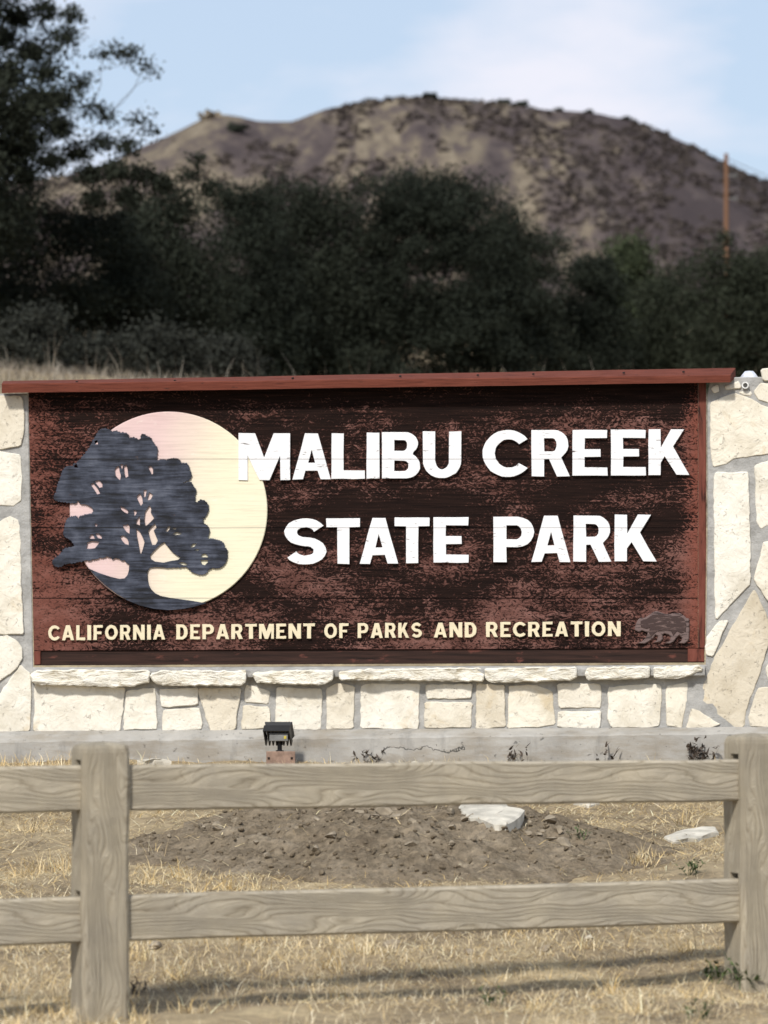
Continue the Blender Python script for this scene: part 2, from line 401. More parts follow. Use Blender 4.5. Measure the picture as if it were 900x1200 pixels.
M = dict(stone=m_stone(), ledge=m_ledge(), mortar=m_mortar(), concrete=m_concrete(), board=m_board(), border=m_border(),
         raildark=m_rail_dark(), cap=m_cap(), white=m_paint('white_letter_paint', (0.79, 0.79, 0.80), wear=0.62),
         cream=m_paint('cream_letter_paint', (0.70, 0.615, 0.43), wear=0.70), moon=m_moon(), slate=m_tree_paint(), fence=m_fence('tan_woodgrain', 0.34, (1.1, 5.0, 1.0)), post=m_fence('tan_woodgrain_post', 0.20, (1.2, 4.5, 1.0)),
         bear=m_paint('grey_brown_relief', (0.155, 0.108, 0.10), dirt=(0.03, 0.02, 0.018), wear=0.54),
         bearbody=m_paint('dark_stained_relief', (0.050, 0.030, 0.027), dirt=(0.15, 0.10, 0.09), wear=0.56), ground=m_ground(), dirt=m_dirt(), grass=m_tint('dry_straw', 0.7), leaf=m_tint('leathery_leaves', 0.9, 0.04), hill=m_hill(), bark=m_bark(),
         black=m_plain('black_cast_metal', (0.012, 0.012, 0.013), 0.45, 0.4), grey=m_plain('grey_driver_box', (0.16, 0.16, 0.155), 0.5),
         yellow=m_plain('yellow_sticker', (0.45, 0.36, 0.06), 0.5), wood=m_plain('brown_wood_block', (0.255, 0.175, 0.135), 0.85, 0.1, 0, 0.35, 22),
         plastic=m_plain('pale_grey_plastic', (0.55, 0.58, 0.64), 0.5, 0.4), pvc=m_plain('white_plastic_pipe', (0.7, 0.7, 0.68), 0.5),
         hollow_shade=m_plain('painted_hollow_shade', (0.01, 0.01, 0.01), 0.9), steel=m_plain('rusty_nail', (0.03, 0.02, 0.018), 0.6, 0.3, 0.5),
         pole=m_plain('orange_brown_pole', (0.165, 0.09, 0.055), 0.9, 0.1), rock=m_plain('grey_brown_rock', (0.27, 0.225, 0.165), 0.95, 0.1, 0, 0.4, 14),
         paler=m_plain('pale_flagstone', (0.50, 0.465, 0.39), 0.92, 0.1, 0, 0.3, 9))

# ------------------------------------------------------------------ terrain
RIDGE = np.array([(-1500, 330), (-900, 300), (-400, 262), (-150, 222), (0, 212), (110, 200), (180, 166), (215, 150), (240, 137), (262, 133), (300, 140), (340, 141),
                  (380, 127), (430, 117), (490, 113), (540, 118), (600, 122), (650, 128), (700, 131), (740, 139), (790, 160), (840, 186), (900, 213), (960, 240),
                  (1200, 330), (1700, 420), (2600, 470)], float)
RX = (RIDGE[:, 0] - HX) / F * 800.0
RZ = EYE + (HY - RIDGE[:, 1]) / F * 800.0
BASE = np.array([(-60, -0.85), (0, -0.78), (10.5, -0.68), (12.4, -0.62), (13.3, -0.585), (14.2, -0.50), (19.4, -0.03), (20.2, 0.0), (22.5, 0.10), (30, 1.6), (48, 3.92),
                 (56, 3.85), (80, 4.0), (120, 8.5), (200, 17.5), (300, 26.0)], float)
def terrain(x, y):
    x = np.asarray(x, float); y = np.asarray(y, float)
    z = np.interp(y, BASE[:, 0], BASE[:, 1])
    # the slope behind the sign climbs to the left
    left = np.clip((-x - 0.5) / 5.0, -0.15, 2.5)
    z = z + 0.42 * left * np.clip((y - 24) / 24, 0, 1) * np.clip((130 - y) / 60, 0, 1)
    # small unevenness near, broader far away
    near = np.clip((60 - np.abs(y - 16)) / 45, 0, 1)
    z = z + near * (0.035 * fbm(x * 1.3, y * 1.3, 3, 3) + 0.018 * fbm(x * 5, y * 5, 5, 3))
    far = np.clip((y - 90) / 200, 0, 1)
    z = z + far * 2.2 * fbm(x / 30, y / 40, 8, 4)
    # the hill
    rz = np.interp(x, RX, RZ)
    s = np.clip((y - 540) / 260, 0, 1); s = s * s * (3 - 2 * s) * 0.2 + s * 0.8
    flat = 26 + 6 * np.clip((y - 300) / 240, 0, 1)
    hill = flat + (rz - flat) * s
    back = np.clip((y - 800) / 500, 0, 1)
    hill = hill - back * 40
    w = np.clip((y - 280) / 60, 0, 1)
    gul = 7.0 * (np.abs(fbm((x + y * 0.10) / 24, y / 260, 21, 4)) - 0.25) + 2.0 * fbm(x / 9, y / 22, 31, 4)
    gul = gul * np.clip((815 - y) / 110, 0.06, 1)
    return z * (1 - w) + w * (hill + gul)
T1 = lambda x, y: float(terrain(np.array([x]), np.array([y]))[0])

def grid_sheet(name, xs, ys, mat):
    X, Y = np.meshgrid(xs, ys); Z = terrain(X, Y)
    v = np.c_[X.ravel(), Y.ravel(), Z.ravel()]
    nx, ny = len(xs), len(ys)
    i = (np.arange(ny - 1)[:, None] * nx + np.arange(nx - 1)[None, :]).ravel()
    q = np.c_[i, i + 1, i + nx + 1, i + nx]
    return tag(mk_np(name, v, q, mat, smooth=True), kind='structure')
xs = np.unique(np.r_[np.linspace(-900, -60, 24), np.linspace(-60, -6, 36), np.linspace(-6, -3, 24), np.linspace(-3, 3, 121), np.linspace(3, 6, 24), np.linspace(6, 60, 36), np.linspace(60, 900, 24)])
ys = np.unique(np.r_[np.linspace(-60, 10, 24), np.linspace(10, 21, 190), np.linspace(21, 60, 60), np.linspace(60, 300, 60)])
grid_sheet('ground', xs, ys, M['ground'])
xs = np.unique(np.r_[np.linspace(-900, -180, 40), np.linspace(-180, 180, 240), np.linspace(180, 900, 40)])
ys = np.unique(np.r_[np.linspace(300, 860, 210), np.linspace(860, 1000, 12)])
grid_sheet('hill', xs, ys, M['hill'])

# ------------------------------------------------------------------ flat cut-outs on the sign plane
def signed_area(p):
    return 0.5 * sum(p[i][0] * p[(i + 1) % len(p)][1] - p[(i + 1) % len(p)][0] * p[i][1] for i in range(len(p)))
def inset(p, d):
    """move a closed loop inward (outer loops) by d; loops run counter-clockwise, holes clockwise"""
    n = len(p); out = []
    for i in range(n):
        a = Vector(p[i - 1]); b = Vector(p[i]); c = Vector(p[(i + 1) % n])
        e1 = (b - a); e2 = (c - b)
        e1 = e1.normalized() if e1.length > 1e-9 else Vector((1, 0)); e2 = e2.normalized() if e2.length > 1e-9 else e1
        n1 = Vector((-e1.y, e1.x)); n2 = Vector((-e2.y, e2.x)); m = n1 + n2
        m = m.normalized() if m.length > 1e-6 else n1
        k = 1.0 / max(0.5, m.dot(n1))
        out.append((b.x + m.x * d * k, b.y + m.y * d * k))
    return out
def cutout(name, loops, back, front, bevel_px, mat, parent, plane=SIGN):
    """loops in photo pixels (first the outline, then holes) -> bevelled slab standing on the sign plane"""
    ls = []
    for i, lp in enumerate(loops):
        q = [(x, -y) for x, y in lp]
        if (signed_area(q) > 0) != (i == 0): q = q[::-1]
        ls.append(q)
    verts, faces, uv = [], [], []
    def add(q, off):
        s = len(verts)
        for x, y in q:
            verts.append(plane.at(x, -y, off)); uv.append((x / 100, -y / 100))
        return s
    fl, fstart = [], []
    for q in ls:
        n = len(q); r0 = add(q, back); r1 = add(q, front - bevel_px * PXM); qi = inset(q, bevel_px); r2 = add(qi, front)
        for i in range(n):
            j = (i + 1) % n
            faces.append((r0 + i, r0 + j, r1 + j, r1 + i)); faces.append((r1 + i, r1 + j, r2 + j, r2 + i))
        fl.append([Vector((x, y, 0)) for x, y in qi]); fstart += list(range(r2, r2 + n))
    pts, eds = [], []
    for lp in fl:
        o = len(pts); pts += [p.to_2d() for p in lp]; eds += [(o + i, o + (i + 1) % len(lp)) for i in range(len(lp))]
    co, _, tri, _, _, _ = delaunay_2d_cdt(pts, eds, [], 0, 1e-5)
    E = np.array([(*pts[a], *pts[b]) for a, b in eds]); x1, y1, x2, y2 = E.T
    def inside(x, y):     # even-odd over the outline and its holes
        c = (y1 > y) != (y2 > y)
        return bool(np.count_nonzero(c & (x < (x2 - x1) * (y - y1) / np.where(y2 == y1, 1e-12, y2 - y1) + x1)) % 2)
    tri = [t for t in tri if inside(sum(co[k].x for k in t) / len(t), sum(co[k].y for k in t) / len(t))]
    b0 = add([(p.x, p.y) for p in co], front)
    for t in tri:
        a, b, c = (verts[b0 + k] for k in t[:3])
        f = tuple(b0 + k for k in t)
        if (b - a).cross(c - a).dot(plane.n) < 0: f = f[::-1]
        faces.append(f)
    return mk(name, verts, faces, mat, parent, uv=uv)

def densify(p, step):
    out = []
    for i in range(len(p)):
        a = Vector(p[i]); b = Vector(p[(i + 1) % len(p)]); n = max(1, int((b - a).length / step))
        for k in range(n): out.append(tuple(a.lerp(b, k / n)))
    return out
def rough_stone(name, poly, back, front, bevel_px, mat, parent, rng, jit=0.7, lump=0.004, plane=SIGN, step=6):
    q = [(x, -y) for x, y in poly]
    if signed_area(q) < 0: q = q[::-1]
    # knock the corners off, then chip the outline
    r = []
    for i in range(len(q)):
        a = Vector(q[i - 1]); b = Vector(q[i]); c = Vector(q[(i + 1) % len(q)])
        d1 = min(1.5, (b - a).length * .25); d2 = min(1.5, (c - b).length * .25)
        r.append(tuple(b + (a - b).normalized() * d1)); r.append(tuple(b + (c - b).normalized() * d2))
    q = densify(inset(r, -0.7), step)
    q = [(x + rng.uniform(-jit, jit), y + rng.uniform(-jit, jit)) for x, y in q]
    n = len(q); cx = sum(p[0] for p in q) / n; cy = sum(p[1] for p in q) / n
    verts, faces = [], []
    tilt = (rng.uniform(-.00012, .00012), rng.uniform(-.00012, .00012))
    def ring(pts, off, amp):
        s = len(verts)
        for x, y in pts:
            w = float(fbm(x / 14 + cx, y / 14 + cy, 77, 3)) * amp
            verts.append(plane.at(x, -y, off + w + tilt[0] * (x - cx) + tilt[1] * (y - cy)))
        return s
    lerp = lambda k: [(cx + (x - cx) * k, cy + (y - cy) * k) for x, y in q]
    qi = inset(q, bevel_px)
    rs = [ring(q, back, 0), ring(q, front - bevel_px * PXM * 1.1, lump * .6), ring(qi, front, lump), ring([((x - cx) * .80 + cx, (y - cy) * .80 + cy) for x, y in qi], front + .001, lump * .4),
          ring([((x - cx) * .40 + cx, (y - cy) * .40 + cy) for x, y in qi], front + .0015, lump * .2)]
    for r0, r1 in zip(rs, rs[1:]):
        for i in range(n):
            j = (i + 1) % n; faces.append((r0 + i, r0 + j, r1 + j, r1 + i))
    verts.append(plane.at(cx, -cy, front + .0015)); c = len(verts) - 1
    for i in range(n): faces.append((rs[-1] + i, rs[-1] + (i + 1) % n, c))
    return mk(name, verts, faces, mat, parent)
def px_box(name, x0, x1, y0, y1, back, front, mat, parent, plane=SIGN, bev=0.6):
    return cutout(name, [[(x0, y0), (x0, y1), (x1, y1), (x1, y0)]], back, front, bev, mat, parent, plane)

# ------------------------------------------------------------------ stone wall
base = SIGN.at(432, 893, 0); base.z = 0
wall = empty('stone_wall', base, 'pale limestone wall with grey mortar and concrete footing framing the red-brown sign', 'wall')
def solid_px(name, pts, back, front, mat, parent, bev=1.0, bk=True):
    o = cutout(name, [pts], back, front, bev, mat, parent); return o
rs = random.Random(5)
solid_px('mortar_core', [(-120, 463), (33, 461), (36.5, 640), (39, 782), (432, 782), (827, 779), (829, 640), (829, 463), (832, 447), (862, 442), (1030, 440), (1030, 862), (432, 866), (-120, 868)],
         -0.32, 0.008, M['mortar'], wall, 1.2)
ST = []
# left pier
ST += [[(-45, 466), (24, 464), (27, 468), (27.5, 500), (25, 520), (20, 523), (4, 526), (-45, 522)],
       [(-45, 529), (0, 529), (24, 534), (25, 560), (25, 586), (17, 592), (-45, 593)],
       [(-45, 600), (0, 601), (20, 608), (23, 615), (25, 700), (28, 742), (8, 743), (-45, 740)],
       [(-45, 749), (0, 746), (10, 745), (20, 751), (26, 760), (26, 770), (21, 780), (10, 790), (0, 798), (-45, 801)],
       [(25, 779), (35, 790), (36, 830), (35, 856), (0, 858), (-35, 860), (-20, 836), (0, 813)],
       [(-115, 466), (-51, 468), (-52, 560), (-110, 565)], [(-115, 572), (-52, 566), (-52, 690), (-112, 700)], [(-112, 708), (-52, 698), (-51, 790), (-112, 802)], [(-112, 812), (-55, 806), (-30, 830), (-45, 858), (-112, 860)]]
# right pier
ST += [[(833, 473), (846, 466), (860, 460.5), (873, 465), (900, 478), (965, 486), (965, 530), (900, 532), (873, 535), (860, 537), (850, 544), (836, 547), (833, 524)],
       [(834, 455), (841, 451), (843, 457), (837, 461)], [(849, 453), (866, 446.5), (868.5, 454), (851, 457)], [(866, 460), (879, 458.5), (881, 463.5), (873, 463)],
       [(883, 459), (890, 450), (900, 449), (965, 449), (965, 478), (900, 472), (888, 467)],
       [(839, 554), (877, 554), (878, 608), (879, 656), (879, 684), (868, 695), (853, 711), (839, 726), (838, 677), (837, 561)],
       [(885, 546), (900, 540), (965, 538), (965, 624), (900, 615), (892, 620), (887, 612)],
       [(896, 635), (965, 632), (965, 788), (900, 704), (883.5, 678), (892, 650)],
       [(884, 691), (900, 726), (904, 743), (899, 759), (886, 800), (874, 831), (872, 851), (864, 854), (820, 822), (820, 814), (837, 772)],
       [(845, 727), (853, 727), (843, 750), (836, 769), (828, 767), (827, 757), (829, 745)],
       [(889, 806), (900, 806), (965, 806), (965, 856), (900, 852), (879, 851), (878, 838)],
       [(897, 785), (902, 776), (965, 795), (965, 799), (901, 797.5)],
       [(972, 449), (1026, 449), (1026, 560), (972, 556)], [(972, 565), (1026, 568), (1026, 690), (972, 684)], [(972, 694), (1026, 698), (1026, 855), (972, 856)]]
# low wall under the sign
ST += [[(41, 801), (90, 804), (146, 806), (144, 830), (140.5, 856), (40, 857)], [(148, 810), (181, 806), (184, 854), (145, 855)], [(187, 808), (232, 806), (231, 826), (190, 828.5)],
       [(192, 832), (233, 830), (237, 846), (235, 855), (190, 856)], [(232, 807), (282, 807), (275, 855), (248, 857), (241, 838)], [(288, 803), (316, 810), (314, 825), (287, 822)],
       [(286, 827), (315, 829), (317, 853), (283, 854)], [(325, 806), (377, 808), (376, 855), (323, 854)], [(383, 808), (393, 801), (415, 804), (413.5, 853), (383, 855)],
       [(423, 802), (491, 802), (490, 854), (423, 853)], [(500, 803), (553, 802), (552, 818), (500, 818.5)], [(498, 823), (553, 824), (552, 852), (498, 853)],
       [(559, 801), (591, 804), (592, 852), (558, 854)], [(597, 804), (627, 803), (647, 811), (650, 849), (632, 852), (595, 853)], [(653, 802), (704, 802), (704, 829), (655, 829)],
       [(655, 834), (704, 834), (703, 853), (654, 852)], [(713, 806), (740, 803), (774, 803), (775, 823), (772, 850), (751, 853), (717, 852), (713, 845)],
       [(781, 805), (806, 799), (804, 823), (799, 853), (781, 850)], [(812, 830), (844, 849), (831, 853), (804, 853)]]
for p in ST:
    rough_stone('stone', p, -0.03, 0.015 + rs.uniform(-.004, .008), 0.8, M['stone'], wall, rs)
MT = [[(36, 790), (43, 786), (107, 785), (175, 786), (175, 799), (160, 803), (133, 805), (93, 803), (43, 802), (37, 797)],
      [(176.5, 790), (190, 786), (288, 786.5), (287, 799), (281, 803), (190, 803), (178, 798)], [(296, 789), (332, 786), (391, 786), (389, 797), (380, 802), (348, 802), (300, 799)],
      [(397, 787), (433, 784.5), (500, 783.5), (561, 783), (566.5, 790), (566, 798), (520, 798), (480, 797), (445, 797), (399, 797)],
      [(569, 783.5), (675, 782), (676, 793), (669, 797), (627, 799), (574, 799), (569, 794)], [(688, 783), (761, 781), (761, 794), (727, 796), (689, 796), (686, 791)],
      [(766, 782), (820, 780), (823, 785), (809, 791), (788, 795), (767, 794)]]
for p in MT:
    rough_stone('capstone', p, -0.03, 0.086 + rs.uniform(-.012, .014), 1.5, M['ledge'], wall, rs, 0.8, 0.026, step=5)
# mortar bed the capstones lie in, sloping out from under the sign
def prism_between(name, secs, mat, parent, uvs=None):
    """a skin over a list of equal closed cross-sections (world points)"""
    n = len(secs[0]); v = [p for s in secs for p in s]; f = []
    for k in range(len(secs) - 1):
        for i in range(n):
            j = (i + 1) % n; f.append((k * n + i, (k + 1) * n + i, (k + 1) * n + j, k * n + j))
    f.append(tuple(range(n))); f.append(tuple(range(len(v) - n, len(v)))[::-1])
    return mk(name, v, f, mat, parent, uv=uvs)
secs = []
for k in range(41):
    x = 38 + (826 - 38) * k / 40; y = 782.2 - 3.0 * (x - 40) / 790
    j = rs.uniform(-.5, .5)
    secs.append([SIGN.at(x, y, -0.05), SIGN.at(x, y + .6, .012), SIGN.at(x, y + 4.6 + j, .062), SIGN.at(x, y + 12, .058), SIGN.at(x, y + 15, -.05)])
prism_between('mortar_bed', secs, M['mortar'], wall)
secs = []
for k in range(81):
    x = -120 + 1150 * k / 80
    y0 = 857.5 - 0.006 * x; y1 = 869.5 - 0.0115 * x
    j = rs.uniform(-.6, .6); jo = rs.uniform(-.004, .004)
    secs.append([SIGN.at(x, y0 + 30, -.30), SIGN.at(x, y0, -.30), SIGN.at(x, y0 - .5 + j * .5, .02), SIGN.at(x, y1 - 1.4 + j, .122 + jo), SIGN.at(x, y1 + .8 + j, .136 + jo), SIGN.at(x, 960, .142), SIGN.at(x, 960, -.30)])
prism_between('concrete_footing', secs, M['concrete'], wall)
rough_stone('stone', [(892, 433), (900, 432), (970, 430), (970, 445), (894, 446)], -0.2, 0.03, 1.2, M['stone'], wall, rs)

# ------------------------------------------------------------------ the sign
sb = SIGN.at(432, 779, 0)
sign = empty('park_sign', sb, 'flaking red-brown timber sign with raised white lettering and a tree-and-sun emblem', 'sign')
def left_x(y): return 33.2 + (y - 464) / 316 * 6.8
edges = [(457.0, 446.0), (538.4, 537.6), (618.8, 618.2), (701.4, 700.6), (762.5, 759.5)]
BOARD_BACK, BOARD = -0.07, 0.0
for (l0, r0), (l1, r1) in zip(edges, edges[1:]):
    g = 0.0
    cutout('plank', [[(left_x(l0), l0 + g), (left_x(l1), l1 - g), (818, r1 - g), (818, r0 + g)]], BOARD_BACK, BOARD, 0.25, M['board'], sign)
cutout('bottom_rail', [[(left_x(763), 762.4), (left_x(780), 779.8), (825.4, 776.4), (825.6, 759.4)]], BOARD_BACK, BOARD - 0.010, 0.6, M['raildark'], sign)
cutout('side_frame', [[(818.2, 446.0), (818.2, 759.4), (826.2, 759.6), (827.6, 640), (827.4, 446)]], BOARD_BACK, BOARD + 0.010, 0.7, M['border'], sign)
cutout('corner_block', [[(left_x(763), 763.0), (left_x(779), 779.2), (47.5, 778.6), (47.5, 763.0)]], BOARD_BACK, BOARD + 0.002, 0.5, M['border'], sign)
cutout('corner_block', [[(806, 760.0), (806, 775.6), (825.2, 775.4), (825.4, 760.0)]], BOARD_BACK, BOARD + 0.004, 0.5, M['border'], sign)
# cap board, tipped forward
secs, uvs = [], []
for k in range(61):
    u = k / 60; xf = 2 + 854 * u; xb = 4 + 858 * u
    w = 0.5 * float(fbm(np.array(u * 9.0), np.array(0.3), 4, 3))
    P = [SIGN.at(xb, 446.5 - 15.5 * u + w, -.05), SIGN.at(xf, 449.6 - 10.2 * u + w, .108), SIGN.at(xf, 450.6 - 10.2 * u + w, .112), SIGN.at(xf, 460.6 - 12.6 * u + w, .110), SIGN.at(xb, 457.5 - 14.5 * u, -.05)]
    secs.append(P); uvs += [(xf / 100, v) for v in (0.0, .16, .17, .30, .5)]
capb = prism_between('cap_board', secs, M['cap'], sign, uvs)
for x, y in [(205, 446.5), (343, 443.6), (469, 441.3), (625, 438.8), (731, 437.4), (801, 436.2), (90, 448), (560, 440)]:
    c = SIGN.at(x, y, .075); vs, fs = [], []
    for r, h in ((.007, -.006), (.007, .001), (.004, .003)):
        for i in range(8): vs.append(c + Vector((r * math.cos(i * math.pi / 4), r * math.sin(i * math.pi / 4), h + .004)))
    for k in range(2):
        for i in range(8): fs.append((k * 8 + i, k * 8 + (i + 1) % 8, k * 8 + 8 + (i + 1) % 8, k * 8 + 8 + i))
    fs.append(tuple(range(16, 24))); mk('nail_head', vs, fs, M['steel'], capb)

# sun disc
CX, CY, CR = 197.6, 598.2, 115.8
disc = cutout('sun_disc', [[(CX + CR * math.cos(a), CY + CR * math.sin(a)) for a in np.linspace(0, 2 * math.pi, 120, endpoint=False)]], -0.005, 0.016, 0.9, M['moon'], sign)
# tree silhouette, traced at 3 x from (40, 470)
def t3(s): return [(40 + a / 3, 470 + b / 3) for a, b in s]
OUT = [(230,102),(245,97),(262,100),(275,108),(285,105),(295,108),(305,112),(318,112),(328,115),(332,125),(335,132),(345,128),(355,130),(365,135),(372,140),(375,130),(376,120),(385,116),(393,122),(400,125),(408,128),(412,138),(420,150),(425,158),(433,165),(433,178),(430,190),(432,200),(428,205),(432,212),(440,207),(450,205),(465,208),(478,203),(495,202),(508,205),(513,214),(518,222),(530,218),(540,222),(543,235),(546,245),(552,255),(552,268),(546,276),(535,280),(523,285),(524,292),(535,288),(548,284),(553,290),(560,300),(567,312),(568,325),(563,335),(566,345),(562,352),(566,360),(575,356),(580,350),(592,348),(602,352),(610,362),(613,378),(610,392),(602,405),(595,412),(590,422),(598,432),(610,440),(615,455),(614,468),(608,478),(612,486),(625,484),(640,488),(655,492),(667,502),(668,515),(678,522),(679,540),(676,560),(668,575),(655,585),(640,588),(625,585),(610,595),(605,605),(595,610),(575,608),(560,603),(550,595),(542,588),(538,582),(520,583),(490,585),(460,586),(430,584),(408,586),(402,592),(398,605),(399,625),(403,645),(412,662),(425,675),(445,685),(480,692),(520,697),(560,703),(606,711),(560,724),(515,732),(470,735),(420,730),(370,718),(330,702),(290,678),(250,648),(215,615),(190,588),(230,605),(270,618),(300,625),(318,623),(328,612),(333,595),(334,574),(325,570),(318,560),(308,562),(300,555),(285,552),(275,558),(268,548),(255,545),(245,550),(230,548),(222,555),(205,555),(195,562),(185,558),(172,562),(150,566),(125,570),(105,572),(100,580),(80,582),(68,576),(63,565),(70,555),(85,545),(100,530),(105,520),(130,515),(145,510),(138,500),(130,488),(118,482),(106,474),(103,462),(108,445),(112,425),(122,410),(135,406),(148,404),(155,418),(160,405),(175,402),(190,398),(203,396),(212,384),(203,374),(192,366),(178,362),(162,360),(156,345),(150,352),(146,360),(135,358),(110,355),(90,352),(72,348),(70,335),(78,322),(82,300),(90,280),(95,262),(103,240),(112,232),(125,228),(140,230),(150,216),(165,203),(180,185),(195,165),(205,145),(218,122)]
def scallop(p, amp):
    """leafy edge: bump the crown outline outwards a little"""
    r = random.Random(3); out = []
    for i in range(len(p)):
        a = p[i]; b = p[(i + 1) % len(p)]; out.append(a)
        leafy = not (i >= 96 and i <= 132)
        nx, ny = (b[1] - a[1]), -(b[0] - a[0]); l = math.hypot(nx, ny)
        if leafy and l > 5 and amp > 0:
            for k in ((.25, .5, .75) if l > 13 else (.5,)):
                d = (r.uniform(.2, 1.0) if k == .5 and l > 13 else r.uniform(1.5, 3.4)) * amp
                out.append((a[0] + (b[0] - a[0]) * k + nx / l * d, a[1] + (b[1] - a[1]) * k + ny / l * d))
    return out
HOLES = [[(283,240),(290,232),(298,228),(300,245),(305,262),(302,278),(295,272),(285,260)],[(315,228),(325,225),(329,245),(331,265),(322,270),(316,250)],[(303,222),(313,222),(310,238),(306,235)],
 [(400,232),(410,228),(418,238),(418,255),(414,258),(408,245)],[(212,282),(228,278),(240,290),(240,302),(230,305)],[(198,292),(208,288),(222,305),(232,325),(222,328),(212,312)],
 [(360,335),(372,325),(380,340),(382,360),(375,368),(366,350)],[(385,312),(396,312),(392,335),(384,340)],[(405,320),(418,330),(410,345),(400,350),(398,340)],
 [(302,370),(310,372),(325,380),(331,387),(329,396),(317,390),(307,382)],[(350,382),(360,386),(360,395),(354,404),(350,395)],[(371,404),(372,437),(360,432),(358,425),(364,412)],
 [(405,367),(412,377),(410,392),(422,412),(402,432),(391,440),(387,415),(390,390)],[(425,430),(430,445),(420,455),(430,480),(435,490),(427,505),(415,506),(405,475),(401,457),(410,444)],
 [(359,449),(370,457),(382,480),(388,497),(382,520),(376,537),(372,532),(366,500),(360,470)],[(310,434),(322,436),(330,432),(336,442),(335,466),(325,460),(316,447)],
 [(302,477),(312,472),(325,480),(332,495),(332,506),(320,502),(310,491)],[(214,430),(226,434),(219,441),(212,437)],[(192,480),(200,469),(207,469),(213,484),(197,484)],
 [(215,465),(227,466),(239,477),(237,484),(225,482)],[(187,497),(202,492),(231,495),(222,507),(214,517),(202,519),(182,519),(186,507)],
 [(410,555),(408,542),(420,528),(440,508),(457,496),(467,508),(478,522),(487,532),(497,540),(515,551),(505,558),(480,562),(455,568),(425,564)],
 [(505,571),(520,566),(535,571),(541,577),(525,577)],[(461,457),(470,442),(479,440),(475,452),(467,460)],[(485,450),(490,445),(501,447),(497,452)],[(486,467),(500,461),(518,465),(515,470),(495,471)],
 [(549,514),(557,502),(572,501),(565,510),(552,516)],[(562,524),(572,520),(582,522),(575,527)],[(585,549),(590,539),(600,536),(610,542),(611,549)],[(585,559),(612,559),(610,567),(600,577),(590,574)],
 [(212,140),(222,137),(225,152),(215,152)],[(137,222),(147,217),(155,234),(142,234)],[(186,155+10),(194,170),(190,178),(184,174)]]
HOLES.pop()
TL = t3(scallop(OUT, 1.35))
cutout('tree_emblem', [TL] + [t3(h) for h in HOLES], 0.006, 0.027, 0.2, M['slate'], sign)

# letters
def arc(cx, cy, rx, ry, a0, a1, n=10):
    return [(cx + rx * math.cos(math.radians(a0 + (a1 - a0) * i / n)), cy + ry * math.sin(math.radians(a0 + (a1 - a0) * i / n))) for i in range(n + 1)]
def s_shape(tx=.155, ty=.098):
    c = arc(.5, .702, .345, .202, 22, 270, 16) + arc(.5, .298, .345, .202, 90, -158, 16)[1:]
    l, r = [], []
    for i in range(len(c)):
        a = c[max(0, i - 1)]; b = c[min(len(c) - 1, i + 1)]; dx, dy = b[0] - a[0], b[1] - a[1]; q = math.hypot(dx, dy)
        l.append((c[i][0] - dy / q * tx, c[i][1] + dx / q * ty)); r.append((c[i][0] + dy / q * tx, c[i][1] - dx / q * ty))
    return l + r[::-1]
G = {
 'L': [[(0,0),(1,0),(1,.19),(.37,.19),(.37,1),(0,1)]], 'I': [[(0,0),(1,0),(1,1),(0,1)]],
 'E': [[(0,0),(1,0),(1,.18),(.35,.18),(.35,.41),(.80,.41),(.80,.58),(.35,.58),(.35,.82),(.99,.82),(.99,1),(0,1)]],
 'F': [[(0,0),(.36,0),(.36,.39),(.85,.39),(.85,.57),(.36,.57),(.36,.81),(1,.81),(1,1),(0,1)]],
 'T': [[(.33,0),(.68,0),(.68,.81),(1,.81),(1,1),(0,1),(0,.81),(.33,.81)]],
 'M': [[(0,0),(.18,0),(.18,.52),(.40,0),(.60,0),(.81,.52),(.81,0),(1,0),(1,1),(.68,1),(.50,.48),(.32,1),(0,1)]],
 'A': [[(0,0),(.27,0),(.34,.19),(.66,.19),(.73,0),(1,0),(.67,1),(.33,1)],[(.41,.36),(.59,.36),(.5,.65)]],
 'K': [[(0,0),(.30,0),(.30,.27),(.40,.41),(.68,0),(1,0),(.60,.62),(.87,1),(.55,1),(.30,.60),(.30,1),(0,1)]],
 'N': [[(0,0),(.30,0),(.30,.54),(.68,0),(1,0),(1,1),(.70,1),(.70,.46),(.32,1),(0,1)]],
 'B': [[(0,0)] + arc(.63,.275,.37,.275,-90,62) + arc(.60,.755,.34,.245,-48,90) + [(0,1)], [(.32,.165)] + arc(.58,.275,.11,.11,-90,90,6) + [(.32,.385)], [(.32,.60)] + arc(.56,.715,.10,.115,-90,90,6) + [(.32,.83)]],
 'R': [[(0,0),(.33,0),(.33,.37),(.45,.37),(.67,0),(1,0),(.77,.405)] + arc(.61,.69,.35,.31,-52,90) + [(0,1)], [(.33,.54)] + arc(.55,.68,.11,.14,-90,90,6) + [(.33,.82)]],
 'P': [[(0,0),(.32,0),(.32,.33)] + arc(.60,.665,.40,.335,-90,90) + [(0,1)], [(.32,.51)] + arc(.57,.66,.12,.15,-90,90,6) + [(.32,.81)]],
 'U': [[(0,1)] + arc(.5,.38,.5,.38,180,360,16) + [(1,1),(.68,1)] + arc(.5,.38,.18,.19,360,180,10) + [(.32,1)]],
 'C': [arc(.53,.5,.53,.5,38,322,30) + arc(.55,.5,.29,.30,318,42,24)],
 'O': [arc(.5,.5,.5,.5,0,350,28), arc(.5,.5,.245,.295,0,345,20)],
 'D': [[(0,0)] + arc(.48,.5,.52,.5,-90,90,16) + [(0,1)], [(.33,.19)] + arc(.47,.5,.20,.31,-90,90,10) + [(.33,.81)]],
 'S': [s_shape()]}
for k, lp in G.items():
    xs_ = [p[0] for p in lp[0]]; ys_ = [p[1] for p in lp[0]]; a, b, c, d = min(xs_), max(xs_), min(ys_), max(ys_)
    G[k] = [[((x - a) / (b - a), (y - c) / (d - c)) for x, y in l] for l in lp]
lr = random.Random(9)
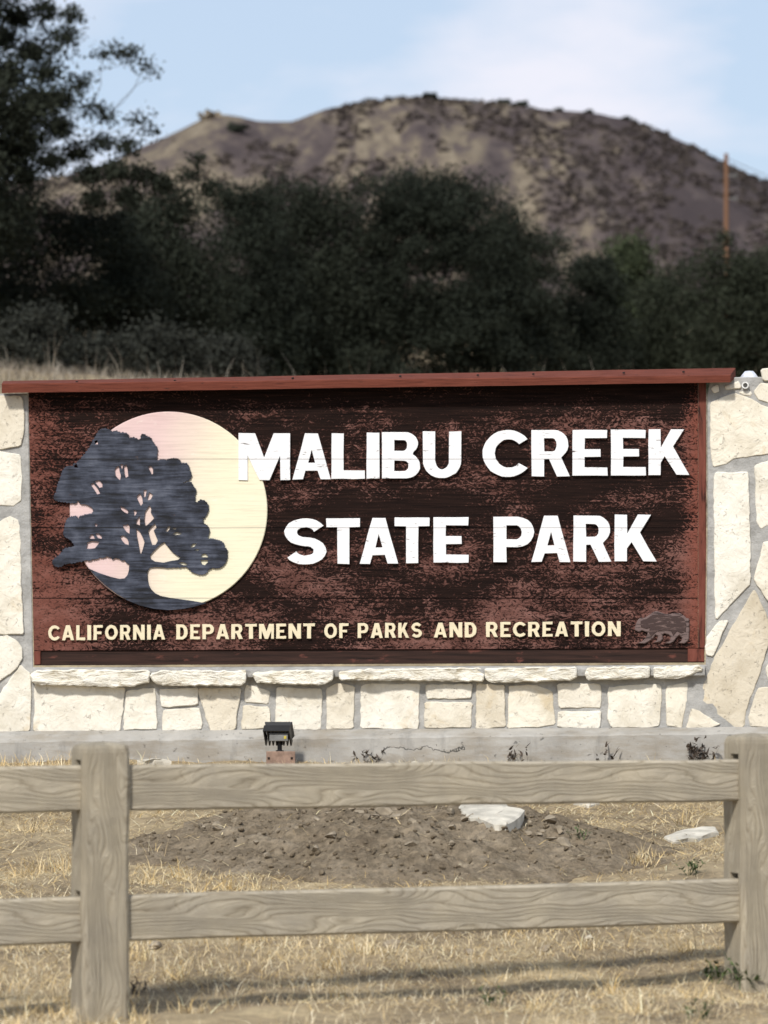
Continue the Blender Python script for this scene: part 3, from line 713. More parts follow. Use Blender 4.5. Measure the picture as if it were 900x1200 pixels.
def letter(ch, x0, x1, yt, yb, depth, mat, wob):
    loops = []
    for lp in G[ch]:
        q = densify(lp, 0.33)
        loops.append([(x0 + (x1 - x0) * u + lr.uniform(-wob, wob), yb + (yt - yb) * v + lr.uniform(-wob, wob)) for u, v in q])
    cutout('letter', loops, -0.004, depth, 0.3, mat, sign)['label'] = 'raised %s letter %s' % ('white' if mat is M['white'] else 'cream', ch)
def row(y, x, slope): return y - slope * (x - 450)
for ch, x0, x1, yt, yb in [('M',279.6,340,507.7,562.8),('A',342.8,387.6,508,562),('L',388.5,427.4,508,561.3),('I',429.6,444.9,507,561),('B',447.7,492.5,506.6,560.8),('U',495.6,540.7,505.6,560.4),
        ('C',565.5,618.4,504,559),('R',622.8,667.9,504,558.4),('E',671,712,503.7,557.5),('E',716,756.9,503.6,557.2),('K',760,807.9,503,556.6),
        ('S',333,382.6,607.6,661.8),('T',382.4,422,607.6,661),('A',421.4,466.6,607.2,660.8),('T',462.4,503.4,606.6,660.2),('E',508,549.4,606,659.6),
        ('P',578.3,626,605.7,659),('A',622.6,668.5,604.6,658.7),('R',672,716.7,604.4,658.4),('K',720.2,769.6,603.2,658)]:
    letter(ch, x0, x1, yt, yb, 0.019 if ch != 'M' else 0.024, M['white'], 0.30)
WID = dict(I=.36, L=.82, M=1.28, N=1.08, O=1.16, C=1.06, F=.86, E=.86, T=1.0, S=.96, A=1.10)
for word, a, b in [('CALIFORNIA',56.5,193.5),('DEPARTMENT',206.5,369),('OF',380,408.5),('PARKS',419,494.5),('AND',508.5,558.5),('RECREATION',569.5,727.5)]:
    ws = [WID.get(c, 1.0) for c in word]; gap = .20
    k = (b - a) / (sum(ws) + gap * (len(word) - 1)); x = a
    for c, w in zip(word, ws):
        mid = x + w * k / 2; sl = -0.0075 * (mid - 56)
        letter(c, x, x + w * k, 733.0 + sl, 750.6 + sl, 0.016, M['cream'], 0.22)
        x += (w + gap) * k
BEAR = [(195,300),(205,255),(225,215),(250,195),(280,198),(310,185),(340,165),(370,140),(405,132),(440,142),(480,158),(530,160),(580,150),(630,152),(665,175),(690,198),(716,205),(720,300),(715,400),(700,425),(670,445),(610,440),(640,420),(650,390),(622,365),(590,395),(570,425),(540,445),(480,440),(530,420),(540,380),(520,358),(480,348),(460,362),(465,400),(440,430),(375,435),(410,410),(415,372),(395,362),(370,395),(330,425),(290,445),(220,440),(260,425),(290,400),(310,370),(320,338),(295,330),(265,320),(240,335),(215,325),(195,315)]
bp = [(720 + a / 8.18, 700 + b / 8.18) for a, b in BEAR]
bo = cutout('bear_emblem', [bp], -0.004, 0.014, 1.0, M['bear'], sign)
inner = [(250,225),(310,205),(370,165),(440,165),(530,180),(620,175),(668,205),(690,260),(682,330),(640,345),(600,325),(565,370),(545,325),(480,318),(430,322),(400,335),(350,375),(330,335),(340,295),(300,300),(255,285)]
cutout('body_relief', [[(720 + a / 8.18, 700 + b / 8.18) for a, b in inner]], 0.010, 0.0175, 0.5, M['bearbody'], bo)
bo['label'] = 'small carved walking bear emblem'

# ------------------------------------------------------------------ fittings on the wall
def frustum(name, c, prof, mat, parent=None, axis=Vector((0, 0, 1)), seg=16, sx=1.0):
    """a turned form: prof = (radius, height along axis)"""
    axis = axis.normalized(); u = axis.orthogonal().normalized(); w = axis.cross(u); v, f = [], []
    for r, h in prof:
        for i in range(seg):
            a = 2 * math.pi * i / seg; v.append(c + axis * h + (u * math.cos(a) * sx + w * math.sin(a)) * r)
    for k in range(len(prof) - 1):
        for i in range(seg):
            j = (i + 1) % seg; f.append((k * seg + i, k * seg + j, (k + 1) * seg + j, (k + 1) * seg + i))
    f.append(tuple(range(seg))[::-1]); f.append(tuple(range((len(prof) - 1) * seg, len(prof) * seg)))
    return mk(name, v, f, mat, parent)
pc = SIGN.at(874, 452, 0.0)
pipe = empty('conduit_pipe', pc, 'short white plastic pipe end sticking out of the mortar beside the sign cap', 'pipe')
ax = SIGN.n
v, f = [], []
u0 = SIGN.t; w0 = Vector((0, 0, 1)); seg = 18
for r, h in ((.0185, -.05), (.0185, .04), (.0125, .04), (.0125, -.01)):
    for i in range(seg):
        a = 2 * math.pi * i / seg; v.append(pc + ax * h + (u0 * math.cos(a) + w0 * math.sin(a)) * r)
for k in range(3):
    for i in range(seg): f.append((k * seg + i, k * seg + (i + 1) % seg, (k + 1) * seg + (i + 1) % seg, (k + 1) * seg + i))
mk('pipe_wall', v, f, M['pvc'], pipe)
mk('pipe_shade_disc', v[-seg:], [tuple(range(seg))], M['hollow_shade'], pipe)  # black disc, painted in place of the shade inside the pipe
lc = SIGN.at(878, 443.5, -0.06)
lamp = empty('fixture_cover', lc, 'pale grey plastic cover sitting on top of the stone pier', 'cover')
frustum('flange', lc, [(.052, -.012), (.054, .004), (.050, .008)], M['plastic'], lamp)
frustum('dome', lc, [(.047, .006), (.041, .018), (.028, .033), (.022, .039), (.006, .041)], M['plastic'], lamp)

# ------------------------------------------------------------------ spotlight on its wooden block
SO = 0.34
bb = SIGN.at(329, 901, SO); bb.z = T1(bb.x, bb.y) - 0.01
spot = empty('spotlight', bb, 'black finned spotlight on a brown wooden block in front of the footing', 'spotlight')
def obox(name, plane, x0, x1, y0, y1, o0, o1, mat, parent, bev=.5):
    """box given by its pixel rectangle, between two offsets, with a closed back"""
    return px_box(name, x0, x1, y0, y1, o0, o1, mat, parent, plane, bev)
blk = obox('wooden_block', SIGN, 312, 346, 880.4, 905, SO - .09, SO, M['wood'], spot, .7)
v = [SIGN.at(x, 880.6, o) for x, o in ((312.2, SO - .002), (345.8, SO - .002), (345.8, SO - .09), (312.2, SO - .09))]
mk('block_top', v, [(0, 1, 2, 3)], M['wood'], blk)
for x in (313.6, 340.6):
    bolt = px_box('bolt', x, x + 2.6, 887.2, 890, SO - .01, SO + .004, M['steel'], blk)
frustum('stem', SIGN.at(327.8, 881, SO - .045), [(.022, 0), (.022, .008), (.0125, .009), (.0125, .075)], M['black'], spot)
# head: tilted back so the lens looks up at the sign; cooling fins face the road
hc = SIGN.at(327, 860, SO - .045); tilt = math.radians(40)
fw = (-SIGN.n * math.cos(tilt) + Vector((0, 0, math.sin(tilt)))).normalized()  # lens direction
up = (SIGN.n * math.sin(tilt) + Vector((0, 0, math.cos(tilt)))).normalized(); rt = SIGN.t
def hbox(name, a0, a1, b0, b1, c0, c1, mat, parent, taper=1.0):
    v = []
    for c, k in ((c0, 1.0), (c1, taper)):
        for a, b in ((a0, b0), (a1, b0), (a1, b1), (a0, b1)): v.append(hc + rt * a * k + up * b * k + fw * c)
    return mk(name, v, [(3, 2, 1, 0), (4, 5, 6, 7), (0, 1, 5, 4), (1, 2, 6, 5), (2, 3, 7, 6), (3, 0, 4, 7)], mat, parent)
head = hbox('head', -.066, .066, -.036, .052, -.006, .030, M['black'], spot, 1.15)
for i in range(8):
    a = -.074 + i * .0196
    hbox('cooling_fin', a, a + .0072, -.046, .058, -.044, -.005, M['black'], head)
hbox('fin_bar', -.074, .0704, .056, .062, -.046, .0, M['black'], head)
drv = px_box('driver_box', 315.8, 337.4, 860.6, 868.6, SO - .035, SO + .018, M['grey'], spot)
px_box('sticker', 332.6, 335.6, 862.4, 866, SO + .012, SO + .0195, M['yellow'], drv, bev=.1)
px_box('lid', 315.0, 338.2, 859.0, 860.4, SO - .038, SO + .021, M['black'], drv, bev=.2)
hbox('yoke', -.018, .018, -.055, -.03, -.03, .01, M['black'], spot)

# ------------------------------------------------------------------ fence
DEPTH = 0.165; PW = 0.165; SPAN = 2.44
aL, _ = FENCE.solve(125, 1000); 
z_top = [FENCE.at(125, 876).z, FENCE.at(894, 865.5).z]
fbase = FENCE.uv(aL, T1(*FENCE.uv(aL, 0)[:2]), -DEPTH / 2)
fence = empty('rail_fence', fbase, 'tan wood-grain post and rail fence standing in dry grass before the sign', 'fence')
RF, RT = 0.030, 0.062            # rail face set back from post face, rail thickness
aR = FENCE.solve(894, 1000)[0]
aS = aR - aL
RAILS = [((897.0, 950.5), (890.0, 938.5)), ((1050.0, 1103.5), (1030.0, 1081.0))]   # (top, bottom) at px 152 and 867
def rail_z(px, pyt, pyb): return FENCE.solve(px, pyt, -RF)[1], FENCE.solve(px, pyb, -RF)[1]
rail_lines = []
for (l, r) in RAILS:
    al = FENCE.solve(152, 900, -RF)[0]; ar = FENCE.solve(867, 900, -RF)[0]
    zl = rail_z(152, *l); zr = rail_z(867, *r)
    rail_lines.append((al, ar, zl, zr))
def rail_at(k, a):
    al, ar, zl, zr = rail_lines[k]; u = (a - al) / (ar - al)
    return zl[0] + (zr[0] - zl[0]) * u, zl[1] + (zr[1] - zl[1]) * u
def wob(p, s=1.0):
    n = lambda k: float(fbm(np.array(p.x * 9 + p.z * 7 + k), np.array(p.y * 9 + p.z * 5), 50 + k, 3))
    return p + FENCE.t * n(1) * .005 * s + FENCE.n * n(2) * .004 * s
def post(a0, ztop):
    zb = T1(*FENCE.uv(a0, 0, -.08)[:2]) - 0.12
    v, f, uv = [], [], []
    h = PW / 2; ch = .014
    full = [(-h + ch, 0), (h - ch, 0), (h, -ch), (h, -DEPTH + ch), (h - ch, -DEPTH), (-h + ch, -DEPTH), (-h, -DEPTH + ch), (-h, -ch)]
    front = [(-h + ch, 0), (h - ch, 0), (h, -ch), (h, -RF), (-h, -RF), (-h, -ch)]
    back = [(h, -RF - RT - .006), (h, -DEPTH + ch), (h - ch, -DEPTH), (-h + ch, -DEPTH), (-h, -DEPTH + ch), (-h, -RF - RT - .006)]
    def section(poly, zs, cap_ends=True):
        n = len(poly); rings = []
        for z in zs:
            s = len(v); per = 0
            for i, (a, o) in enumerate(poly):
                v.append(wob(FENCE.uv(a0 + a, z, o))); uv.append((z + 0.37, a + o + .3))
            rings.append(s)
        for r0, r1 in zip(rings, rings[1:]):
            for i in range(n): f.append((r0 + i, r0 + (i + 1) % n, r1 + (i + 1) % n, r1 + i))
        if cap_ends:
            f.append(tuple(range(rings[0], rings[0] + n))[::-1]); f.append(tuple(range(rings[-1], rings[-1] + n)))
    def lv(z0, z1): return list(np.linspace(z0, z1, max(2, int((z1 - z0) / .05) + 1)))
    t1, b1 = rail_at(0, a0); t2, b2 = rail_at(1, a0)
    t1 += .020; t2 += .020
    section(full, lv(zb, b2)); section(front, lv(b2, t2)); section(back, lv(b2, t2)); section(full, lv(t2, b1))
    section(front, lv(b1, t1)); section(back, lv(b1, t1)); section(full, lv(t1, ztop - .018))
    # weathered, domed top
    n = len(full); r0 = None
    for k, z in ((1.0, ztop - .018), (.97, ztop - .004), (.90, ztop + .006), (.55, ztop + .014), (.12, ztop + .018)):
        s = len(v)
        for a, o in full:
            v.append(wob(FENCE.uv(a0 + a * k, z, -DEPTH / 2 + (o + DEPTH / 2) * k))); uv.append((z + .37, a + o + .3))
        if r0 is not None:
            for i in range(n): f.append((r0 + i, r0 + (i + 1) % n, s + (i + 1) % n, s + i))
        r0 = s
    f.append(tuple(range(r0, r0 + n)))
    return mk('post', v, f, M['post'], fence, uv=uv)
for i in (-1, 0, 1, 2):
    post(aL + i * aS, z_top[0] + (z_top[1] - z_top[0]) * i)
def rail(k, a0, a1, uoff):
    v, f, uv = [], [], []; n = 24; ch = .008
    for s in range(n + 1):
        a = a0 + (a1 - a0) * s / n; zt, zb_ = rail_at(k, a)
        w = .004 * float(fbm(np.array(a * 2.3), np.array(k * 3.1), 91, 3))
        zt += w; zb_ += w
        sec = [(-RF, zt - ch), (-RF - ch, zt), (-RF - RT + ch, zt), (-RF - RT, zt - ch), (-RF - RT, zb_ + ch), (-RF - RT + ch, zb_), (-RF - ch, zb_), (-RF, zb_ + ch)]
        for o, z in sec:
            v.append(FENCE.uv(a, z, o)); uv.append((a - a0 + uoff, (z - zb_) + (o + RF) * .9))
    for s in range(n):
        for i in range(8):
            j = (i + 1) % 8; f.append((s * 8 + i, (s + 1) * 8 + i, (s + 1) * 8 + j, s * 8 + j))
    f.append(tuple(range(8))); f.append(tuple(range(n * 8, n * 8 + 8))[::-1])
    return mk('rail', v, f, M['fence'], fence, uv=uv)
for i in (-1, 0, 1):
    for k in (0, 1):
        rail(k, aL + i * aS + .004, aL + (i + 1) * aS - .004, 0.02 * k)

# ------------------------------------------------------------------ dirt mound, rubble, flagstones
def ground_hit(px, py):
    """where a photo pixel meets the ground between fence and wall"""
    y = np.linspace(11.0, 19.7, 700); x = (px - HX) / F * y
    line = EYE + (HY - py) / F * y; g = terrain(x, y)
    i = np.argmax(line < g) if np.any(line < g) else len(y) - 1
    return Vector((x[i], y[i], g[i]))
mc = ground_hit(468, 1000)
MX0, MX1, MY0, MY1 = mc.x - 1.75, mc.x + 1.65, mc.y - 1.55, mc.y + 1.95
def mound_h(x, y):
    u = (x - mc.x) / 1.22 ; w = (y - mc.y - .22 - .18 * np.clip(-u, -1, 1)) / 1.15
    n = .35 * fbm(x * 1.6, y * 1.6, 60, 3)
    r = np.sqrt(u * u + w * w) * (1 + n)
    s = np.clip(1.12 - r, 0, 1); s = s * s * (3 - 2 * s)
    rough = .06 * fbm(x * 6, y * 6, 61, 4, .6) + .04 * np.abs(fbm(x * 15, y * 15, 65, 3, .6))
    return .135 * s + rough * np.clip(s * 4, 0, 1) - .03 * (s < .02) + .012 * np.clip(s * 9, 0, 1)
nx, ny = 190, 190
X, Y = np.meshgrid(np.linspace(MX0, MX1, nx), np.linspace(MY0, MY1, ny))
H = mound_h(X, Y); Z = terrain(X, Y) + H
ii = (np.arange(ny - 1)[:, None] * nx + np.arange(nx - 1)[None, :]).ravel()
q = np.c_[ii, ii + 1, ii + nx + 1, ii + nx]
q = q[(H.ravel()[q].max(axis=1) > -.02)]
mo = mk_np('dirt_mound', np.c_[X.ravel(), Y.ravel(), Z.ravel()], q, M['dirt'], origin=(mc.x, mc.y, mc.z), smooth=False)
tag(mo, 'low mound of brown turned earth and rubble behind the fence', 'mound')
def surf(x, y): return terrain(x, y) + np.maximum(0, mound_h(x, y)) * ((x > MX0) & (x < MX1) & (y > MY0) & (y < MY1))

def ground_hit(px, py):
    y = np.linspace(11.0, 19.7, 900); x = (px - HX) / F * y
    line = EYE + (HY - py) / F * y; g = surf(x, y)
    i = np.argmax(line < g) if np.any(line < g) else len(y) - 1
    return Vector((x[i], y[i], g[i]))
def chunk_mesh(seed, sx, sy, sz):
    """a broken stone: squashed icosphere-like lattice cut by a few random planes"""
    r = random.Random(seed); vs, fs = [], []
    nlat, nlon = 5, 8
    for i in range(1, nlat):
        th = math.pi * i / nlat
        for j in range(nlon):
            ph = 2 * math.pi * (j + .5 * (i % 2)) / nlon; vs.append(Vector((math.sin(th) * math.cos(ph), math.sin(th) * math.sin(ph), math.cos(th))))
    top = len(vs); vs.append(Vector((0, 0, 1))); bot = len(vs); vs.append(Vector((0, 0, -1)))
    for i in range(nlat - 2):
        for j in range(nlon):
            a, b = i * nlon + j, i * nlon + (j + 1) % nlon; fs.append((a, a + nlon, b + nlon, b))
    for j in range(nlon):
        fs.append((top, j, (j + 1) % nlon)); k = (nlat - 2) * nlon; fs.append((bot, k + (j + 1) % nlon, k + j))
    for _ in range(10):
        d = Vector((r.gauss(0, 1), r.gauss(0, 1), r.gauss(0, 1))).normalized(); k = r.uniform(.35, .75)
        for p in vs:
            e = p.dot(d)
            if e > k: p -= d * (e - k)
    return [Vector((p.x * sx, p.y * sy, p.z * sz)) * r.uniform(.97, 1.03) for p in vs], fs
def rock_obj(name, p, size, seed, mat, label, cat, group=None, flat=.6, sink=.3):
    v, f = chunk_mesh(seed, size, size * random.Random(seed).uniform(.6, .95), size * flat)
    a = random.Random(seed + 1).uniform(0, 6.3)
    o0 = Vector((p.x, p.y, p.z)); hz = size * flat
    v = [o0 + Vector((q.x * math.cos(a) - q.y * math.sin(a), q.x * math.sin(a) + q.y * math.cos(a), q.z + hz * (1 - 2 * sink))) for q in v]
    return tag(mk(name, v, f, mat, origin=o0), label, cat, group)
rr = random.Random(21)
# rubble one can pick out on the mound
for k in range(46):
    for _ in range(50):
        x = rr.uniform(MX0 + .3, MX1 - .3); y = rr.uniform(MY0 + .2, MY1 - .4)
        if float(mound_h(np.array(x), np.array(y))) > .05: break
    p = Vector((x, y, float(surf(np.array(x), np.array(y)))))
    rock_obj('rock', p + Vector((0, 0, .006)), rr.uniform(.014, .034) * (1.9 if k < 9 else 1.15), 300 + k, M['rock'], 'large angular grey-brown stone half sunk in the dirt mound' if k < 9 else 'small broken grey-brown stone lying on the dirt mound', 'rock', 'large stones in the dirt mound' if k < 9 else 'small stones strewn over the dirt mound')
def flagstone(px_poly, thick, label, seed, lift=0.0):
    """flat slab lying on the ground, outline met on the ground"""
    pts = [ground_hit(*p) for p in densify(px_poly, 7)]; r = random.Random(seed)
    c = sum(pts, Vector()) / len(pts); n = len(pts); v, f = [], []
    for h, k in ((-.05, 1.0), (thick * .7, 1.0), (thick, .93), (thick + .006, .5)):
        for p in pts:
            e = c + (p - c) * k
            zz = c.z + lift + .09 * (e.y - c.y)
            v.append(Vector((e.x + r.uniform(-.006, .006), e.y + r.uniform(-.01, .01), zz + h + r.uniform(-.002, .002))))
    for a in range(3):
        for i in range(n): f.append((a * n + i, a * n + (i + 1) % n, (a + 1) * n + (i + 1) % n, (a + 1) * n + i))
    f.append(tuple(range(3 * n, 4 * n)))
    me = mk('flagstone', v, f, M['paler'], origin=c)
    return tag(me, label, 'rock')
flagstone([(535, 946), (560, 943), (592, 947), (600, 958), (614, 962), (610, 970), (585, 975), (565, 966), (545, 958)], .03, 'pale angular slab lying at the right shoulder of the dirt mound', 1, .012)
flagstone([(778, 984), (800, 977), (838, 973), (842, 980), (815, 987), (790, 990)], .02, 'thin pale slab lying in dry grass beside the fence post', 2)
flagstone([(672, 943), (690, 941), (703, 944), (690, 948)], .02, 'small pale stone flat in the grass below the top rail', 3)
flagstone([(160, 893), (172, 887), (192, 887), (200, 892), (190, 896), (170, 897)], .03, 'pale stone lying at the foot of the concrete footing', 4)
for k, (x, y, s) in enumerate([(593, 889, .03), (618, 889, .028), (640, 890, .03), (486, 892, .035), (505, 891, .04), (455, 891, .04)]):
    p = ground_hit(x, y + 4); rock_obj('rock', p, s, 500 + k, M['paler'], 'small pale stone in the row along the concrete footing', 'rock', 'stones along the footing')
for k, (x, y, s) in enumerate([(690, 1076 + 25, .03), (460, 1110, .05), (640, 1115, .035), (550, 1118, .03), (180, 1112, .045), (770, 944, .022), (800, 1093, .03)]):
    p = ground_hit(x, y); rock_obj('rock', p, s, 540 + k, M['rock'] if k else M['paler'], 'grey stone lying in the straw between fence and mound' if k else 'single pale stone lying in the straw behind the lower rail', 'rock', 'stones in the straw' if k else None, .5)
# gravel: fine rubble nobody could count
def scatter_chunks(name, P, S, mat, seed):
    protos = [chunk_mesh(seed + i, 1, .8, .65) for i in range(5)]; r = np.random.default_rng(seed); V, Fq, off = [], [], 0
    tris = []
    for v, f in protos:
        t = []
        for q in f:
            t += [(q[0], q[1], q[2])] + ([(q[0], q[2], q[3])] if len(q) == 4 else [])
        tris.append((np.array([tuple(p) for p in v]), np.array(t)))
    for p, s in zip(P, S):
        v, t = tris[r.integers(5)]; a = r.uniform(0, 6.28); c, d = math.cos(a), math.sin(a)
        w = v @ np.array([[c, d, 0], [-d, c, 0], [0, 0, 1]]) * s + p; V.append(w); Fq.append(t + off); off += len(v)
    return mk_np(name, np.vstack(V), np.vstack(Fq), mat)
n = 9000
gx = RNG.uniform(MX0, MX1, n); gy = RNG.uniform(MY0, MY1, n); ok = mound_h(gx, gy) > .02
gx, gy = gx[ok], gy[ok]
gs = .003 + .020 * RNG.random(len(gx)) ** 5
tag(scatter_chunks('gravel', np.c_[gx, gy, surf(gx, gy) + gs * .3], gs, M['dirt'], 70), 'loose crumbs of earth and gravel over the dirt mound', 'gravel', kind='stuff')

# ------------------------------------------------------------------ dry grass
def blades(P, length, lean, az, width, tint, curl):
    """ribbons of two bends: n x 5 points, quad + quad-tip as triangles"""
    n = len(P); d = np.c_[np.cos(az), np.sin(az), np.zeros(n)]
    side = np.c_[-np.sin(az), np.cos(az), np.zeros(n)]; rot = RNG.uniform(-1.2, 1.2, n)[:, None]
    side = side * np.cos(rot) + d * np.sin(rot)
    up = np.array([0, 0, 1.0])
    s, c = np.sin(lean)[:, None], np.cos(lean)[:, None]; l = length[:, None]
    m = P + (d * s + up * c) * l * .5
    s2, c2 = np.sin(lean + curl)[:, None], np.cos(lean + curl)[:, None]
    t = m + (d * s2 + up * c2) * l * .5
    w = width[:, None] * side * .5
    V = np.stack([P - w, P + w, m + w * .8, m - w * .8, t], axis=1).reshape(-1, 3)
    b = np.arange(n)[:, None] * 5
    T = np.concatenate([b + [[0, 1, 2]], b + [[0, 2, 3]], b + [[3, 2, 4]]], axis=1).reshape(-1, 3)
    return V, T, np.repeat(tint, 5, axis=0)
STRAW = np.array([(0.60, 0.455, 0.235), (0.68, 0.545, 0.315), (0.50, 0.38, 0.205), (0.72, 0.61, 0.40), (0.34, 0.26, 0.155), (0.56, 0.395, 0.165)])
def straw(n, dull=0.0):
    c = STRAW[RNG.integers(0, len(STRAW), n)] * RNG.uniform(.75, 1.1, (n, 1))
    g = c.mean(axis=1, keepdims=True) * np.array([[.95, .95, .9]])
    return c * (1 - dull) + g * dull
BARE = ground_hit(255, 1194)
def grass_area(n, x0, x1, y0, y1, ln, lean, wd, seed, thr=None, dull=0.0, avoid=True):
    x = RNG.uniform(x0, x1, n); y = RNG.uniform(y0, y1, n)
    keep = np.ones(n, bool)
    if avoid:
        keep &= mound_h(x, y) < .03 + .10 * RNG.random(n) ** 3 * (fbm(x * 2.2, y * 2.2, 151, 3) > -.05)
        sn = (x - SIGN.p0.x) * SIGN.n.x + (y - SIGN.p0.y) * SIGN.n.y
        keep &= sn > .15
        keep &= ((x - BARE.x) / .34) ** 2 + ((y - BARE.y) / .30) ** 2 > RNG.uniform(.5, 1.3, n)
    if thr is not None: keep &= fbm(x * 1.1, y * 1.1, seed, 3) + .25 * fbm(x * 5, y * 5, seed + 3, 2) > thr + RNG.uniform(-.12, .12, n)
    x, y = x[keep], y[keep]; k = len(x)
    z = terrain(x, y)
    return blades(np.c_[x, y, z - .004], RNG.uniform(*ln, k), RNG.uniform(*lean, k), RNG.uniform(0, 6.283, k), RNG.uniform(*wd, k), straw(k, dull), RNG.uniform(.0, .9, k))
parts = [grass_area(125000, -3.0, 3.0, 11.6, 19.9, (.04, .14), (1.15, 1.62), (.0015, .0034), 101, -.26),      # matted straw
         grass_area(30000, -3.0, 3.0, 12.0, 19.9, (.03, .085), (.5, 1.4), (.0015, .0030), 105, .02),
         grass_area(13000, -2.6, 2.6, 11.6, 14.9, (.03, .085), (.2, 1.1), (.0015, .0028), 109, -.08, .25),     # standing stalks by the fence
         grass_area(9000, -2.5, 2.5, 11.9, 14.6, (.04, .11), (.2, 1.1), (.0015, .0028), 119, .10, .15),
         grass_area(3500, -2.8, 2.8, 18.8, 19.9, (.05, .12), (.05, .9), (.002, .0036), 113, .12)]
# tufts
tx, ty = [], []
for k in range(110):
    cx_, cy_ = RNG.uniform(-2.6, 2.6), RNG.uniform(12.0, 19.7); m_ = RNG.integers(30, 80)
    tx.append(RNG.normal(cx_, .03, m_)); ty.append(RNG.normal(cy_, .04, m_))
tx = np.concatenate(tx); ty = np.concatenate(ty); kk = (mound_h(tx, ty) < .03) & (((tx - SIGN.p0.x) * SIGN.n.x + (ty - SIGN.p0.y) * SIGN.n.y) > .16); tx, ty = tx[kk], ty[kk]; k = len(tx)
parts.append(blades(np.c_[tx, ty, terrain(tx, ty) - .005], RNG.uniform(.04, .13, k), RNG.uniform(.15, 1.2, k), RNG.uniform(0, 6.283, k), RNG.uniform(.002, .004, k), straw(k), RNG.uniform(0, .7, k)))
# sparse straws lying over the mound
x = RNG.uniform(MX0, MX1, 900); y = RNG.uniform(MY0, MY1, 900); k = len(x)
parts.append(blades(np.c_[x, y, surf(x, y) + .004], RNG.uniform(.08, .22, k), RNG.uniform(1.2, 1.6, k), RNG.uniform(0, 6.283, k), RNG.uniform(.002, .004, k), straw(k), RNG.uniform(0, .4, k)))
def join_blades(name, parts, mat):
    V, T, C, off = [], [], [], 0
    for v, t, c in parts: V.append(v); T.append(t + off); C.append(c); off += len(v)
    return mk_np(name, np.vstack(V), np.vstack(T), mat, col=np.vstack(C))
parts = [(v, t, np.minimum(c * np.array([[1.22, 1.23, 1.26]]), .85)) for v, t, c in parts]
tag(join_blades('dry_grass', parts, M['grass']), 'matted straw-yellow dry grass covering the ground around the fence', 'grass', kind='stuff')
# tall dead grass on the slope behind the sign
parts = [grass_area(46000, -9, 8, 30, 50, (.10, .26), (.1, .9), (.006, .012), 140, None, .6, False),
         grass_area(500, -9, 8, 40, 52, (.3, .7), (.0, .3), (.006, .010), 141, None, .6, False)]
parts = [(v, t, c * np.array([[.52, .50, .50]])) for v, t, c in parts]
tag(join_blades('slope_grass', parts, M['grass']), 'tall dull dry grass on the rise behind the sign', 'grass', kind='stuff')

# small green weeds, each a plant of its own
GREEN = np.array([(.07, .10, .04), (.10, .13, .055), (.055, .075, .035)])
def weed(p, h, n, label, dead=False, group=None):
    V, T, C, off = [], [], [], 0
    e = empty('weed', p, label, 'plant', group)
    P = np.array([tuple(p)]) + np.c_[RNG.normal(0, h * .18, n), RNG.normal(0, h * .18, n), np.zeros(n) - .01]
    az = RNG.uniform(0, 6.283, n); ln = RNG.uniform(.5, 1.0, n) * h; le = RNG.uniform(.05, .8, n)
    tint = GREEN[RNG.integers(0, 3, n)] if not dead else np.array([(.10, .08, .065)]) * RNG.uniform(.6, 1.4, (n, 1))
    v, t, c = blades(P, ln, le, az, np.full(n, .004), tint, RNG.uniform(-.2, .4, n))
    mk_np('stem', v, t, M['grass'], e, col=c)
    m = 7; q = np.repeat(np.arange(n), m); u = RNG.uniform(.35, 1.0, n * m)
    d = np.c_[np.cos(az), np.sin(az)]
    B = P[q] + np.c_[d[q] * (np.sin(le[q]) * ln[q] * u)[:, None], np.cos(le[q]) * ln[q] * u]
    v, t, c = blades(B, RNG.uniform(.15, .32, n * m) * h, RNG.uniform(.3, 1.6, n * m), RNG.uniform(0, 6.283, n * m), RNG.uniform(.05, .11, n * m) * h, tint[q] * RNG.uniform(.8, 1.3, (n * m, 1)), RNG.uniform(0, .8, n * m))
    mk_np('foliage', v, t, M['grass'], e, col=c)
    return e
def foot(px, off=.17, back=0.0):
    p = SIGN.at(px, 890, off); p.z = T1(p.x, p.y); return p
weed(foot(824), .19, 16, 'twiggy dark weed against the footing beside the right post', True)
weed(foot(702), .18, 6, 'thin dark weed with two stalks against the footing', True)
weed(foot(607), .14, 6, 'short dark weed against the footing under the wide capstones', True)
weed(foot(432), .15, 7, 'dark dead weed by the footing crack', True)
weed(ground_hit(812, 1026), .10, 12, 'low green weed in straw left of the right fence post')
weed(ground_hit(682, 984), .07, 8, 'small green weed in straw at the end of the mound')
weed(ground_hit(874, 1163), .15, 14, 'leafy green weed at the foot of the right fence post')
weed(ground_hit(836, 1150), .12, 9, 'small green weed just beside the right fence post')
weed(ground_hit(160, 1165), .09, 9, 'small grey weed at the foot of the left fence post', True)
weed(ground_hit(577, 1178), .08, 8, 'tiny green weed in the straw between the two posts')
weed(ground_hit(818, 1195), .09, 8, 'tiny green weed at the very edge of the straw')

